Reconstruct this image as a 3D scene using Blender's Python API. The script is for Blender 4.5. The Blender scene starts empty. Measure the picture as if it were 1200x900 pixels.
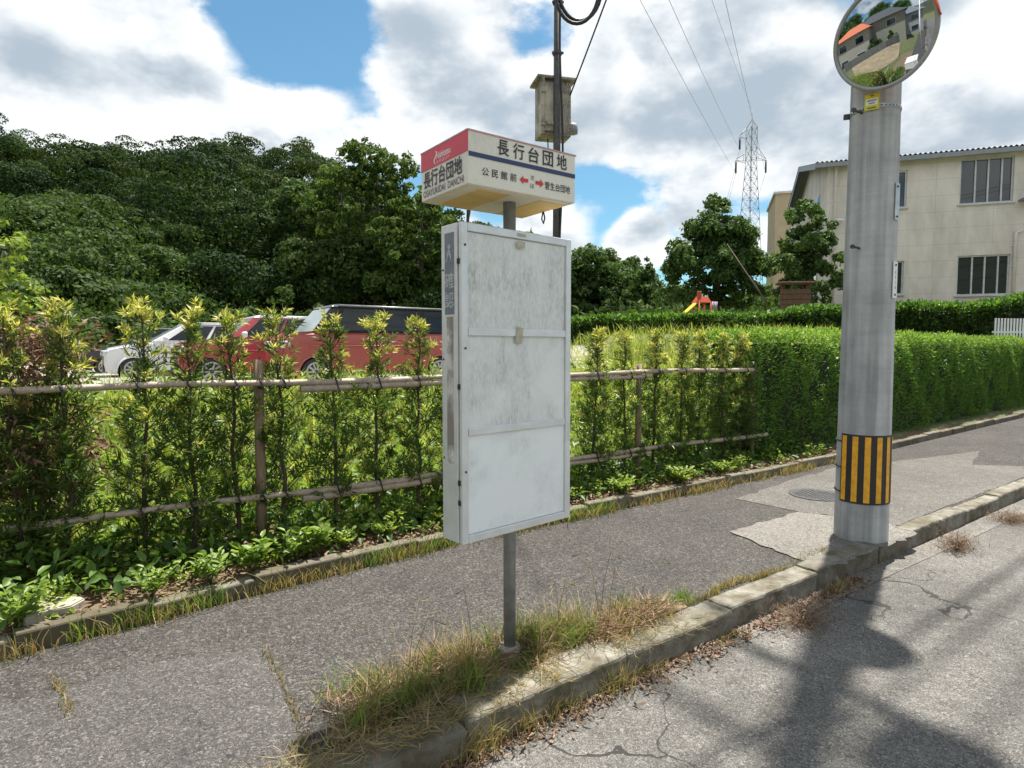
import bpy, bmesh, math, random
import numpy as np
from mathutils import Vector, Matrix, noise as mnoise
R = math.radians
random.seed(7)
rng = np.random.default_rng(7)
scene = bpy.context.scene
COL = scene.collection

# ------------------------------------------------------------------ camera
CAM_Z = 1.55
PITCH = 3.38
F = 710.0 / 1200.0
cam_d = bpy.data.cameras.new('camera')
cam_d.sensor_width = 36.0
cam_d.lens = 36.0 * F
cam_d.clip_start = 0.05
cam_d.clip_end = 3000
cam = bpy.data.objects.new('camera', cam_d)
cam.location = (0, 0, CAM_Z)
cam.rotation_euler = (R(90 - PITCH), 0, 0)
COL.objects.link(cam)
scene.camera = cam

# ------------------------------------------------------------------ sky, sun, exposure
SUN_EL, SUN_AZ = 72.0, 34.0          # azimuth to the right of the viewing direction (+Y)
SKY_STRENGTH = 0.10
scene.view_settings.view_transform = 'Standard'
scene.view_settings.look = 'None'
scene.view_settings.exposure = 1.38
scene.view_settings.gamma = 1.0
scene.view_settings.use_curve_mapping = False


def pix_dir(px, py):
    """unit direction through photo pixel (1200x900)"""
    p = R(PITCH)
    x, y, z = (px - 600) / 710.0, 1.0, -(py - 450) / 710.0
    v = Vector((x, y * math.cos(p) + z * math.sin(p), -y * math.sin(p) + z * math.cos(p)))
    return v.normalized()


def on_z(px, py, z=0.0):
    d = pix_dir(px, py)
    t = (z - CAM_Z) / d.z
    return Vector((d.x * t, d.y * t, z))


def at_y(px, py, Y):
    d = pix_dir(px, py)
    t = Y / d.y
    return Vector((d.x * t, Y, CAM_Z + d.z * t))


world = bpy.data.worlds.new('World')
scene.world = world
world.use_nodes = True
wn, wl = world.node_tree.nodes, world.node_tree.links
wn.clear()
world.cycles.sampling_method = 'MANUAL'
world.cycles.sample_map_resolution = 512


def N(nodes, kind, **kw):
    n = nodes.new(kind)
    for k, v in kw.items():
        setattr(n, k, v)
    return n


def build_world():
    out = N(wn, 'ShaderNodeOutputWorld')
    bg = N(wn, 'ShaderNodeBackground')
    bg.inputs['Strength'].default_value = SKY_STRENGTH
    wl.new(bg.outputs[0], out.inputs[0])
    sky = N(wn, 'ShaderNodeTexSky', sky_type='NISHITA')
    sky.sun_disc = False
    sky.sun_elevation = R(SUN_EL)
    sky.sun_rotation = R(SUN_AZ)
    sky.air_density = 1.0
    sky.dust_density = 0.6
    sky.ozone_density = 2.0
    tc = N(wn, 'ShaderNodeTexCoord')
    sep = N(wn, 'ShaderNodeSeparateXYZ')
    wl.new(tc.outputs['Generated'], sep.inputs[0])

    def M(op, a, b=None, clamp=False):
        m = N(wn, 'ShaderNodeMath', operation=op)
        m.use_clamp = clamp
        for i, v in enumerate((a, b)):
            if v is None:
                continue
            if isinstance(v, (int, float)):
                m.inputs[i].default_value = v
            else:
                wl.new(v, m.inputs[i])
        return m.outputs[0]

    def V(op, a, b):
        m = N(wn, 'ShaderNodeVectorMath', operation=op)
        for i, v in enumerate((a, b)):
            if isinstance(v, (tuple, Vector)):
                m.inputs[i].default_value = tuple(v)
            else:
                wl.new(v, m.inputs[i])
        return m.outputs[0]

    def noise(vec, scale, detail, rough, dist=0.0):
        t = N(wn, 'ShaderNodeTexNoise')
        t.inputs['Scale'].default_value = scale
        t.inputs['Detail'].default_value = detail
        t.inputs['Roughness'].default_value = rough
        t.inputs['Distortion'].default_value = dist
        wl.new(vec, t.inputs['Vector'])
        return t

    def lobes(lst):
        tot = None
        for px, py, rad, amt in lst:
            vm = N(wn, 'ShaderNodeVectorMath', operation='DOT_PRODUCT')
            wl.new(tc.outputs['Generated'], vm.inputs[0])
            vm.inputs[1].default_value = pix_dir(px, py)
            mr = N(wn, 'ShaderNodeMapRange', interpolation_type='SMOOTHSTEP')
            mr.inputs['From Min'].default_value = math.cos(R(rad))
            mr.inputs['From Max'].default_value = 1.0
            mr.inputs['To Max'].default_value = amt
            wl.new(vm.outputs['Value'], mr.inputs['Value'])
            tot = mr.outputs[0] if tot is None else M('ADD', tot, mr.outputs[0])
        return tot

    def density(vec, det):
        big = noise(vec, 2.7, 2, 0.5, 0.2).outputs['Fac']
        nz = noise(vec, 8.0, det, 0.6, 0.0)
        warp = V('ADD', vec, V('MULTIPLY', nz.outputs['Color'], (0.10, 0.10, 0.10)))
        vo = N(wn, 'ShaderNodeTexVoronoi', feature='F1')
        vo.inputs['Scale'].default_value = 7.5
        wl.new(warp, vo.inputs['Vector'])
        d = M('ADD', M('MULTIPLY', big, 0.60), M('MULTIPLY', nz.outputs['Fac'], 0.38))
        return M('ADD', d, M('MULTIPLY', M('SUBTRACT', 0.42, vo.outputs['Distance']), 0.22))
    base = V('ADD', V('MULTIPLY', tc.outputs['Generated'], (1.0, 1.0, 1.7)), (3.1, 1.7, 0.4))
    sdir = Vector((math.sin(R(SUN_AZ)) * math.cos(R(SUN_EL)), math.cos(R(SUN_AZ)) * math.cos(R(SUN_EL)), math.sin(R(SUN_EL)) * 1.7))
    d0 = density(base, 7)
    d1 = density(V('ADD', base, sdir * 0.045), 4)
    dens = M('ADD', M('ADD', d0, 0.072), lobes(BLOBS))
    cover = N(wn, 'ShaderNodeMapRange', interpolation_type='SMOOTHSTEP')
    cover.inputs['From Min'].default_value = 0.44
    cover.inputs['From Max'].default_value = 0.56
    wl.new(dens, cover.inputs['Value'])
    # sunward sides bright, deep and averted parts grey
    thick = N(wn, 'ShaderNodeMapRange', interpolation_type='SMOOTHSTEP')
    thick.inputs['From Min'].default_value = -0.10
    thick.inputs['From Max'].default_value = 1.05
    tk = M('ADD', M('MULTIPLY', M('SUBTRACT', d1, d0), 4.5), M('MULTIPLY', M('SUBTRACT', dens, 0.46), 1.7))
    tk = M('ADD', M('ADD', tk, 0.07), lobes(GREYS))
    wl.new(tk, thick.inputs['Value'])
    cr = N(wn, 'ShaderNodeMix', data_type='RGBA')
    cr.inputs['A'].default_value = (4.3, 4.4, 4.45, 1)
    cr.inputs['B'].default_value = (1.85, 2.2, 2.55, 1)
    wl.new(thick.outputs[0], cr.inputs['Factor'])
    gain = N(wn, 'ShaderNodeMix', data_type='RGBA', blend_type='MULTIPLY')
    gain.inputs['Factor'].default_value = 1.0
    gain.inputs['B'].default_value = (0.40, 0.58, 0.57, 1)
    wl.new(sky.outputs[0], gain.inputs['A'])
    mix = N(wn, 'ShaderNodeMix', data_type='RGBA')
    wl.new(cover.outputs[0], mix.inputs['Factor'])
    wl.new(gain.outputs['Result'], mix.inputs['A'])
    wl.new(cr.outputs['Result'], mix.inputs['B'])
    wl.new(mix.outputs['Result'], bg.inputs['Color'])


BLOBS = [  # photo direction, radius in degrees, density change
    (310, 40, 7, -0.20), (400, 20, 5, -0.12), (640, 50, 4.5, -0.18), (60, 20, 14, 0.10), (330, 150, 7, 0.10), (480, 50, 7, 0.10),
    (140, 110, 16, 0.12), (540, 100, 9, 0.12), (700, 240, 5, -0.14), (880, 262, 6, -0.12), (780, 205, 4, -0.10),
    (745, 285, 3.5, 0.26), (960, 130, 17, 0.14), (780, 80, 11, 0.14), (1150, 100, 4, -0.14), (1100, 170, 5, 0.12), (1250, 140, 9, 0.10)]
GREYS = [(960, 140, 16, 0.24), (820, 60, 12, 0.18), (60, 60, 12, -0.12), (150, 100, 10, -0.08), (480, 60, 9, -0.12), (330, 120, 8, -0.12), (740, 285, 5, -0.2), (1120, 160, 6, -0.15)]
build_world()

sun_d = bpy.data.lights.new('sun', 'SUN')
sun_d.energy = 4.2
sun_d.angle = R(1.2)
sun_d.color = (1.0, 0.95, 0.87)
sun = bpy.data.objects.new('sun', sun_d)
sv = Vector((math.sin(R(SUN_AZ)) * math.cos(R(SUN_EL)), math.cos(R(SUN_AZ)) * math.cos(R(SUN_EL)), math.sin(R(SUN_EL))))
sun.rotation_euler = sv.to_track_quat('Z', 'Y').to_euler()
sun.location = sv * 50
COL.objects.link(sun)

# ------------------------------------------------------------------ helpers
DC = (math.cos(R(35.5)), math.sin(R(35.5)))


def S(s, n, z=0.0):
    """street frame: s along the kerb, n across it away from the road"""
    return Vector((DC[0] * s - DC[1] * n, DC[1] * s + DC[0] * n, z))


def to_s(x, y):
    return DC[0] * x + DC[1] * y, -DC[1] * x + DC[0] * y


def tag(o, label=None, cat=None, group=None, kind=None):
    if label: o['label'] = label
    if cat: o['category'] = cat
    if group: o['group'] = group
    if kind: o['kind'] = kind
    return o


def thing(name, label, cat, loc=(0, 0, 0), rz=0.0, group=None):
    o = bpy.data.objects.new(name, None)
    o.empty_display_size = 0.2
    COL.objects.link(o)
    o.location = loc
    o.rotation_euler = (0, 0, rz)
    return tag(o, label, cat, group)


def link(name, me, m=None, parent=None, smooth=False):
    o = bpy.data.objects.new(name, me)
    COL.objects.link(o)
    if m is not None:
        if isinstance(m, (list, tuple)):
            for k in m: me.materials.append(k)
        else:
            me.materials.append(m)
    if parent is not None:
        o.parent = parent
    if smooth:
        me.polygons.foreach_set('use_smooth', [True] * len(me.polygons))
    return o


def obj(name, bm, m=None, parent=None, smooth=False, sharp=None):
    me = bpy.data.meshes.new(name)
    bmesh.ops.recalc_face_normals(bm, faces=bm.faces)
    bm.to_mesh(me)
    bm.free()
    o = link(name, me, m, parent, smooth)
    if sharp is not None:
        me.set_sharp_from_angle(angle=R(sharp))
    return o


def copy_tree(o, parent=None):
    c = o.copy()
    COL.objects.link(c)
    c.parent = parent
    for ch in o.children:
        copy_tree(ch, c)
    return c


def box(bm, c, size, rz=0.0, bevel=0.0, seg=2, mat=None, mi=0):
    r = bmesh.ops.create_cube(bm, size=1.0)
    vs = r['verts']
    fs = {f for v in vs for f in v.link_faces}
    bmesh.ops.scale(bm, vec=size, verts=vs)
    if bevel:
        es = list({e for v in vs for e in v.link_edges})
        rr = bmesh.ops.bevel(bm, geom=es, offset=bevel, segments=seg, affect='EDGES', profile=0.5)
        vs = list({v for f in rr['faces'] for v in f.verts} | {v for v in vs if v.is_valid})
        fs = {f for v in vs for f in v.link_faces}
    m = Matrix.Translation(c) @ Matrix.Rotation(rz, 4, 'Z')
    if mat is not None:
        m = mat @ m
    bmesh.ops.transform(bm, matrix=m, verts=vs)
    for f in fs: f.material_index = mi
    return vs


def tube(bm, pts, radii, seg=10, cap=True, mi=0):
    pts = [Vector(p) for p in pts]
    if isinstance(radii, (int, float)):
        radii = [radii] * len(pts)
    rings = []
    ref = None
    for i, p in enumerate(pts):
        a = pts[max(i - 1, 0)]
        b = pts[min(i + 1, len(pts) - 1)]
        t = (b - a).normalized()
        if ref is None or abs(ref.dot(t)) > 0.98:
            ref = Vector((0, 0, 1)) if abs(t.z) < 0.9 else Vector((1, 0, 0))
        u = t.cross(ref).normalized()
        v = t.cross(u).normalized()
        ref = u.cross(t)
        rings.append([bm.verts.new(p + (u * math.cos(2 * math.pi * k / seg) + v * math.sin(2 * math.pi * k / seg)) * radii[i]) for k in range(seg)])
    for i in range(len(rings) - 1):
        for k in range(seg):
            f = bm.faces.new((rings[i][k], rings[i][(k + 1) % seg], rings[i + 1][(k + 1) % seg], rings[i + 1][k]))
            f.material_index = mi
            f.smooth = True
    if cap:
        for rg in (rings[0], rings[-1]):
            f = bm.faces.new(rg)
            f.material_index = mi
    return rings


def prism(bm, poly, z0, z1, mi=0):
    """vertical prism over a polygon of (x, y)"""
    lo = [bm.verts.new((p[0], p[1], z0)) for p in poly]
    hi = [bm.verts.new((p[0], p[1], z1)) for p in poly]
    n = len(poly)
    for i in range(n):
        bm.faces.new((lo[i], lo[(i + 1) % n], hi[(i + 1) % n], hi[i])).material_index = mi
    bm.faces.new(hi).material_index = mi
    bm.faces.new(lo[::-1]).material_index = mi
    return lo + hi


def sheet(name, polys, z, m, **kw):
    bm = bmesh.new()
    for poly in polys:
        bm.faces.new([bm.verts.new((p[0], p[1], z)) for p in poly])
    me = bpy.data.meshes.new(name)
    bm.to_mesh(me)
    bm.free()
    return link(name, me, m, **kw)


def mesh_np(name, V, faces_per, m=None, parent=None):
    """fast mesh: V (n, k, 3) with index pattern faces_per (list of tuples into k)"""
    V = np.asarray(V, dtype=np.float32)
    n, k, _ = V.shape
    me = bpy.data.meshes.new(name)
    me.vertices.add(n * k)
    me.vertices.foreach_set('co', V.reshape(-1))
    sizes = [len(f) for f in faces_per]
    pat = np.concatenate([np.array(f) for f in faces_per])
    loops = (np.arange(n)[:, None] * k + pat[None, :]).reshape(-1).astype(np.int32)
    me.loops.add(len(loops))
    me.loops.foreach_set('vertex_index', loops)
    starts1 = np.concatenate([[0], np.cumsum(sizes)[:-1]])
    starts = (np.arange(n)[:, None] * sum(sizes) + starts1[None, :]).reshape(-1).astype(np.int32)
    me.polygons.add(len(starts))
    me.polygons.foreach_set('loop_start', starts)
    me.update(calc_edges=True)
    return link(name, me, m, parent)


def unit(v):
    return v / np.maximum(np.linalg.norm(v, axis=-1, keepdims=True), 1e-9)


def rand_dirs(n, up=0.0):
    v = rng.normal(size=(n, 3))
    v[:, 2] += up
    return unit(v)


def leaf_diamonds(P, A, L, W, curl=0.0, nb=0.0):
    """diamond leaves: base P, axis A, length L, width W -> (n,4,3)"""
    n = len(P)
    L = np.broadcast_to(L, n)[:, None]
    W = np.broadcast_to(W, n)[:, None]
    side = unit(np.cross(A, rand_dirs(n, nb)))
    nrm = np.cross(A, side)
    mid = P + A * L * 0.45 + nrm * L * curl
    tip = P + A * L - nrm * L * curl
    return np.stack([P, mid - side * W * 0.5, tip, mid + side * W * 0.5], axis=1)


def leaf_facing(P, Nn, jit, L, W):
    """leaves lying on a surface with normal Nn, tilted by jit"""
    n = len(P)
    L = np.broadcast_to(L, n)[:, None]
    W = np.broadcast_to(W, n)[:, None]
    m = unit(Nn + rng.normal(size=(n, 3)) * jit)
    A = unit(np.cross(m, rand_dirs(n)))
    B = np.cross(m, A)
    return np.stack([P - A * L * .5, P - B * W * .5 - A * L * .05, P + A * L * .5, P + B * W * .5 - A * L * .05], axis=1)


QUAD = [(0, 1, 2, 3)]


def leaf_ovate(P, A, L, W, fold=0.18, droop=0.15, up=1.2):
    """broad leaf of two folded halves: (n,6,3)"""
    n = len(P)
    L = np.broadcast_to(L, n)[:, None]
    W = np.broadcast_to(W, n)[:, None]
    upv = rand_dirs(n, up * 2)
    side = unit(np.cross(A, upv))
    nrm = unit(np.cross(side, A))
    a = P + A * L * 0.3 + nrm * W * fold
    b = P + A * L * 0.65 + nrm * (W * fold - L * droop * 0.4)
    tip = P + A * L - nrm * L * droop
    return np.stack([P, a - side * W * 0.5, b - side * W * 0.42, tip, b + side * W * 0.42, a + side * W * 0.5], axis=1)


OVATE = [(0, 1, 2, 3), (0, 3, 4, 5)]


def blades(P, H, lean, W, bend=0.6):
    """grass blades as tapering 3-segment strips: (n,8,3)"""
    n = len(P)
    H = np.broadcast_to(H, n)[:, None]
    W = np.broadcast_to(W, n)[:, None]
    ang = rng.uniform(0, 2 * np.pi, n)
    side = np.stack([np.cos(ang), np.sin(ang), np.zeros(n)], 1)
    out = []
    up = np.array([0, 0, 1.0])
    for t, w in ((0, 1.0), (0.35, 0.85), (0.7, 0.55), (1.0, 0.08)):
        c = P + up * H * (t - bend * 0.35 * t * t * np.linalg.norm(lean, axis=1, keepdims=True)) + lean * H * (t * t)
        out += [c - side * W * w * 0.5, c + side * W * w * 0.5]
    return np.stack(out, axis=1)


BLADE = [(0, 1, 3, 2), (2, 3, 5, 4), (4, 5, 7, 6)]


# ------------------------------------------------------------------ materials
class Mat:
    def __init__(self, name):
        self.m = bpy.data.materials.new(name)
        self.m.use_nodes = True
        self.n = self.m.node_tree.nodes
        self.l = self.m.node_tree.links
        self.n.clear()
        self.out = self.n.new('ShaderNodeOutputMaterial')
        self.b = self.n.new('ShaderNodeBsdfPrincipled')
        self.l.new(self.b.outputs[0], self.out.inputs[0])
        self.tc = None

    def coord(self, which='Object', scale=(1, 1, 1)):
        if self.tc is None:
            self.tc = self.n.new('ShaderNodeTexCoord')
        if which == 'World':
            g = self.n.new('ShaderNodeNewGeometry')
            src = g.outputs['Position']
        else:
            src = self.tc.outputs[which]
        mp = self.n.new('ShaderNodeMapping')
        mp.inputs['Scale'].default_value = scale
        self.l.new(src, mp.inputs[0])
        return mp.outputs[0]

    def noise(self, vec, scale, detail=4, rough=0.55, dist=0.0):
        t = self.n.new('ShaderNodeTexNoise')
        t.inputs['Scale'].default_value = scale
        t.inputs['Detail'].default_value = detail
        t.inputs['Roughness'].default_value = rough
        t.inputs['Distortion'].default_value = dist
        self.l.new(vec, t.inputs['Vector'])
        return t.outputs['Fac']

    def voronoi(self, vec, scale, feature='F1', out='Distance', rand=1.0):
        t = self.n.new('ShaderNodeTexVoronoi')
        t.feature = feature
        t.inputs['Scale'].default_value = scale
        t.inputs['Randomness'].default_value = rand
        self.l.new(vec, t.inputs['Vector'])
        return t.outputs[out]

    def ramp(self, fac, stops, interp='LINEAR'):
        r = self.n.new('ShaderNodeValToRGB')
        r.color_ramp.interpolation = interp
        e = r.color_ramp.elements
        while len(e) < len(stops):
            e.new(0.5)
        for i, (p, c) in enumerate(stops):
            e[i].position = p
            e[i].color = (*c, 1) if len(c) == 3 else c
        self.l.new(fac, r.inputs[0])
        return r.outputs[0]

    def mix(self, fac, a, b, blend='MIX'):
        x = self.n.new('ShaderNodeMix')
        x.data_type = 'RGBA'
        x.blend_type = blend
        for key, v in (('Factor', fac), ('A', a), ('B', b)):
            s = x.inputs[key]
            if isinstance(v, (int, float)):
                s.default_value = v
            elif isinstance(v, tuple):
                s.default_value = (*v, 1) if len(v) == 3 else v
            else:
                self.l.new(v, s)
        return x.outputs['Result']

    def math(self, op, a, b=0.0, clamp=False):
        x = self.n.new('ShaderNodeMath')
        x.operation = op
        x.use_clamp = clamp
        for i, v in enumerate((a, b)):
            if isinstance(v, (int, float)):
                x.inputs[i].default_value = v
            else:
                self.l.new(v, x.inputs[i])
        return x.outputs[0]

    def island(self):
        g = self.n.new('ShaderNodeNewGeometry')
        return g.outputs['Random Per Island']

    def objrand(self):
        g = self.n.new('ShaderNodeObjectInfo')
        return g.outputs['Random']

    def color(self, c):
        if isinstance(c, tuple):
            self.b.inputs['Base Color'].default_value = (*c, 1)
        else:
            self.l.new(c, self.b.inputs['Base Color'])

    def rough(self, r):
        if isinstance(r, (int, float)):
            self.b.inputs['Roughness'].default_value = r
        else:
            self.l.new(r, self.b.inputs['Roughness'])

    def bump(self, h, strength=0.5, dist=0.01):
        b = self.n.new('ShaderNodeBump')
        b.inputs['Strength'].default_value = strength
        b.inputs['Distance'].default_value = dist
        self.l.new(h, b.inputs['Height'])
        self.l.new(b.outputs[0], self.b.inputs['Normal'])


def simple(name, c, rough=0.5, metal=0.0, var=0.15, scale=8.0, spec=None, coat=0.0):
    """plain finish with slight mottling and wear"""
    k = Mat(name)
    v = k.coord('Object')
    n = k.noise(v, scale, 5, 0.6)
    lo = tuple(x * (1 - var) for x in c)
    hi = tuple(min(1, x * (1 + var)) for x in c)
    k.color(k.ramp(n, [(0.3, lo), (0.7, hi)]))
    k.rough(k.math('ADD', k.math('MULTIPLY', n, 0.15), rough - 0.07))
    k.b.inputs['Metallic'].default_value = metal
    if spec is not None:
        k.b.inputs['Specular IOR Level'].default_value = spec
    if coat:
        k.b.inputs['Coat Weight'].default_value = coat
        k.b.inputs['Coat Roughness'].default_value = 0.05
    return k.m


def leafmat(name, cols, trans=0.35, tcol=1.6, rough=0.5, big=0.25, bigscale=0.3, spec=0.35, species=0.0):
    """leaves: per-leaf colour, slow drift between plants, light passing through"""
    k = Mat(name)
    isl = k.island()
    n = len(cols)
    c = k.ramp(isl, [(i / max(n - 1, 1), cols[i]) for i in range(n)])
    w = k.coord('World')
    ns = k.noise(w, bigscale, 3, 0.6)
    c = k.mix(ns_factor(k, ns, big), c, k.mix(1.0, c, (0.55, 0.62, 0.55), 'MULTIPLY'))
    if species:
        vr = k.n.new('ShaderNodeTexVoronoi')
        vr.inputs['Scale'].default_value = 0.19
        k.l.new(w, vr.inputs['Vector'])
        sp = k.n.new('ShaderNodeSeparateColor')
        k.l.new(vr.outputs['Color'], sp.inputs[0])
        c = k.mix(species, c, k.ramp(sp.outputs[0], [(0.0, (0.50, 0.62, 0.62)), (0.35, (0.8, 0.85, 0.8)), (0.6, (1.0, 1.0, 0.9)), (0.8, (1.45, 1.2, 0.9)), (1.0, (1.5, 1.45, 1.0))], 'CONSTANT'), 'MULTIPLY')
    k.color(c)
    k.rough(rough)
    k.b.inputs['Specular IOR Level'].default_value = spec
    tr = k.n.new('ShaderNodeBsdfTranslucent')
    tc = k.mix(1.0, c, (tcol * 1.05, tcol * 1.05, tcol * 0.55), 'MULTIPLY')
    k.l.new(tc, tr.inputs['Color'])
    ms = k.n.new('ShaderNodeMixShader')
    ms.inputs[0].default_value = trans
    k.l.new(k.b.outputs[0], ms.inputs[1])
    k.l.new(tr.outputs[0], ms.inputs[2])
    k.l.new(ms.outputs[0], k.out.inputs[0])
    return k.m


def ns_factor(k, ns, big):
    r = k.n.new('ShaderNodeMapRange')
    r.inputs['From Min'].default_value = 0.4
    r.inputs['From Max'].default_value = 0.65
    r.inputs['To Max'].default_value = big * 2
    k.l.new(ns, r.inputs['Value'])
    return r.outputs[0]


def asphalt(name, base, stone, stone_amt, cell, dark=0.6, cracks=0.0, bump=0.6, stain=0.25):
    k = Mat(name)
    v = k.coord('World')
    cellv = k.voronoi(v, cell, out='Color')
    sep = k.n.new('ShaderNodeSeparateColor')
    k.l.new(cellv, sep.inputs[0])
    dist = k.voronoi(v, cell)
    tone = k.ramp(sep.outputs[0], [(0.0, tuple(x * dark for x in base)), (0.5, base), (1 - stone_amt * .6, tuple((x + y) / 2 for x, y in zip(base, stone))), (1.0, tuple(min(1, x * 1.5) for x in stone))])
    cell2 = k.voronoi(v, cell * 0.52, out='Color')
    sep2 = k.n.new('ShaderNodeSeparateColor')
    k.l.new(cell2, sep2.inputs[0])
    tone2 = k.ramp(sep2.outputs[0], [(0.0, tuple(x * dark * .8 for x in base)), (0.6, base), (1.0, tuple(min(1, x * 1.25) for x in stone))])
    tone = k.mix(k.ramp(k.noise(v, 26, 3, .6), [(0.42, (0, 0, 0)), (0.6, (1, 1, 1))]), tone, tone2)
    gap = k.ramp(dist, [(0.35, (1, 1, 1)), (0.75, (0.35, 0.34, 0.33))])
    c = k.mix(0.7, tone, gap, 'MULTIPLY')
    big = k.noise(v, 0.9, 6, 0.6, 0.4)
    c = k.mix(stain, c, k.ramp(big, [(0.3, (0.45, 0.44, 0.42)), (0.65, (1.25, 1.22, 1.18))]), 'MULTIPLY')
    mid = k.noise(v, 9, 4, 0.6)
    c = k.mix(0.25, c, k.ramp(mid, [(0.35, (0.6, 0.58, 0.56)), (0.65, (1.3, 1.3, 1.28))]), 'MULTIPLY')
    h = k.math('SUBTRACT', k.math('MULTIPLY', sep.outputs[1], 0.5), dist)
    if cracks:
        w = k.n.new('ShaderNodeVectorMath')
        w.operation = 'ADD'
        nn = k.n.new('ShaderNodeTexNoise')
        nn.inputs['Scale'].default_value = 1.7
        nn.inputs['Detail'].default_value = 6
        k.l.new(v, nn.inputs['Vector'])
        k.l.new(v, w.inputs[0])
        k.l.new(nn.outputs['Color'], w.inputs[1])
        e = k.voronoi(w.outputs[0], 0.62, 'DISTANCE_TO_EDGE')
        lim = k.noise(v, 0.55, 2)
        thr = k.math('MULTIPLY', k.math('SUBTRACT', lim, 0.42, True), cracks)
        ck = k.math('LESS_THAN', e, thr)
        c = k.mix(ck, c, (0.035, 0.033, 0.03))
        h = k.math('SUBTRACT', h, k.math('MULTIPLY', ck, 2.0))
    k.color(c)
    k.rough(0.85)
    k.b.inputs['Specular IOR Level'].default_value = 0.3
    k.bump(h, bump, 0.004)
    return k.m


M_WALK = asphalt('coarse_sidewalk_asphalt', (0.070, 0.065, 0.061), (0.148, 0.139, 0.131), 0.22, 150, dark=0.55, bump=1.0, stain=0.5)
M_WALK2 = asphalt('finer_sidewalk_asphalt', (0.086, 0.081, 0.078), (0.16, 0.154, 0.148), 0.16, 180, bump=0.7, stain=0.4)
M_WALKL = asphalt('pale_worn_sidewalk', (0.20, 0.19, 0.172), (0.28, 0.27, 0.25), 0.2, 170, bump=0.6, stain=0.45)
M_WALKM = asphalt('grey_worn_sidewalk', (0.135, 0.127, 0.118), (0.21, 0.20, 0.185), 0.2, 170, bump=0.6, stain=0.45)
M_ROAD = asphalt('old_pale_road_asphalt', (0.162, 0.157, 0.148), (0.235, 0.229, 0.217), 0.2, 200, dark=0.6, cracks=0.045, bump=0.7, stain=0.6)
M_LOT = asphalt('parking_lot_gravel', (0.32, 0.30, 0.27), (0.45, 0.43, 0.40), 0.3, 40, bump=0.5)


def concrete(name, base, streak=0.0, moss=0.0, scale=6.0, per_island=False, forms=0.0):
    k = Mat(name)
    v = k.coord('Object' if not per_island else 'World')
    n1 = k.noise(v, scale, 8, 0.65)
    c = k.ramp(n1, [(0.25, tuple(x * 0.62 for x in base)), (0.55, base), (0.8, tuple(min(1, x * 1.25) for x in base))])
    if per_island:
        c = k.mix(0.75, c, k.ramp(k.island(), [(0, (0.62, 0.6, 0.56)), (0.5, (1, 1, 0.98)), (1, (1.25, 1.25, 1.22))]), 'MULTIPLY')
    if streak:
        sv_ = k.coord('Object', (1, 1, 0.035))
        n2 = k.noise(sv_, 9, 5, 0.6)
        c = k.mix(streak, c, k.ramp(n2, [(0.38, (0.35, 0.35, 0.36)), (0.6, (1.1, 1.1, 1.1))]), 'MULTIPLY')
    if forms:
        fv = k.coord('Object', (0.6, 0.6, 14))
        n3 = k.noise(fv, 2.2, 5, 0.7)
        c = k.mix(forms, c, k.ramp(n3, [(0.3, (0.6, 0.6, 0.62)), (0.7, (1.25, 1.25, 1.25))]), 'MULTIPLY')
    if moss:
        n4 = k.noise(v, 4.3, 9, 0.75)
        c = k.mix(k.math('MULTIPLY', k.ramp(n4, [(0.40, (0, 0, 0)), (0.60, (1, 1, 1))]), moss), c, (0.085, 0.073, 0.045))
    k.color(c)
    k.rough(0.88)
    k.b.inputs['Specular IOR Level'].default_value = 0.3
    k.bump(k.noise(v, 60, 6, 0.7), 0.5, 0.006)
    return k.m


M_POLE = concrete('utility_pole_concrete', (0.46, 0.47, 0.48), streak=0.5, forms=0.16, scale=2.2)
M_KERB = concrete('weathered_kerb_concrete', (0.235, 0.22, 0.19), moss=0.95, scale=13, per_island=True)
M_EDGE = concrete('mossy_edging_concrete', (0.17, 0.155, 0.125), moss=0.9, scale=14, per_island=True)
M_SLAB = concrete('pale_slab_concrete', (0.40, 0.37, 0.30), moss=0.5, scale=9)
M_FOOT = concrete('footing_concrete', (0.40, 0.38, 0.33), moss=0.4, scale=20)
M_SOIL = concrete('dry_soil', (0.12, 0.085, 0.055), scale=18)
M_LITTER = concrete('dead_leaf_soil', (0.16, 0.115, 0.07), scale=22)


def mat_ground():
    k = Mat('grassy_ground')
    v = k.coord('World')
    n = k.noise(v, 0.5, 8, 0.65)
    f = k.noise(v, 14, 5, 0.7)
    c = k.mix(0.5, k.ramp(n, [(0.35, (0.06, 0.08, 0.03)), (0.65, (0.14, 0.14, 0.055))]), k.ramp(f, [(0.3, (0.04, 0.055, 0.02)), (0.7, (0.17, 0.18, 0.07))]))
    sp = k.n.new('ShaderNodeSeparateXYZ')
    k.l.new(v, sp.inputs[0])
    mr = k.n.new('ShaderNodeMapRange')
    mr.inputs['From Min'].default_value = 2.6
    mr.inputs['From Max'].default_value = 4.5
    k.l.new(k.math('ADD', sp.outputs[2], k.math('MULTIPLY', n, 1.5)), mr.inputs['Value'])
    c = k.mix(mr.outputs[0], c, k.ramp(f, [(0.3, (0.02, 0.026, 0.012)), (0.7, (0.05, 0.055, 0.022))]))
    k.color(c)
    k.rough(0.95)
    k.bump(f, 0.8, 0.05)
    return k.m


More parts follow.
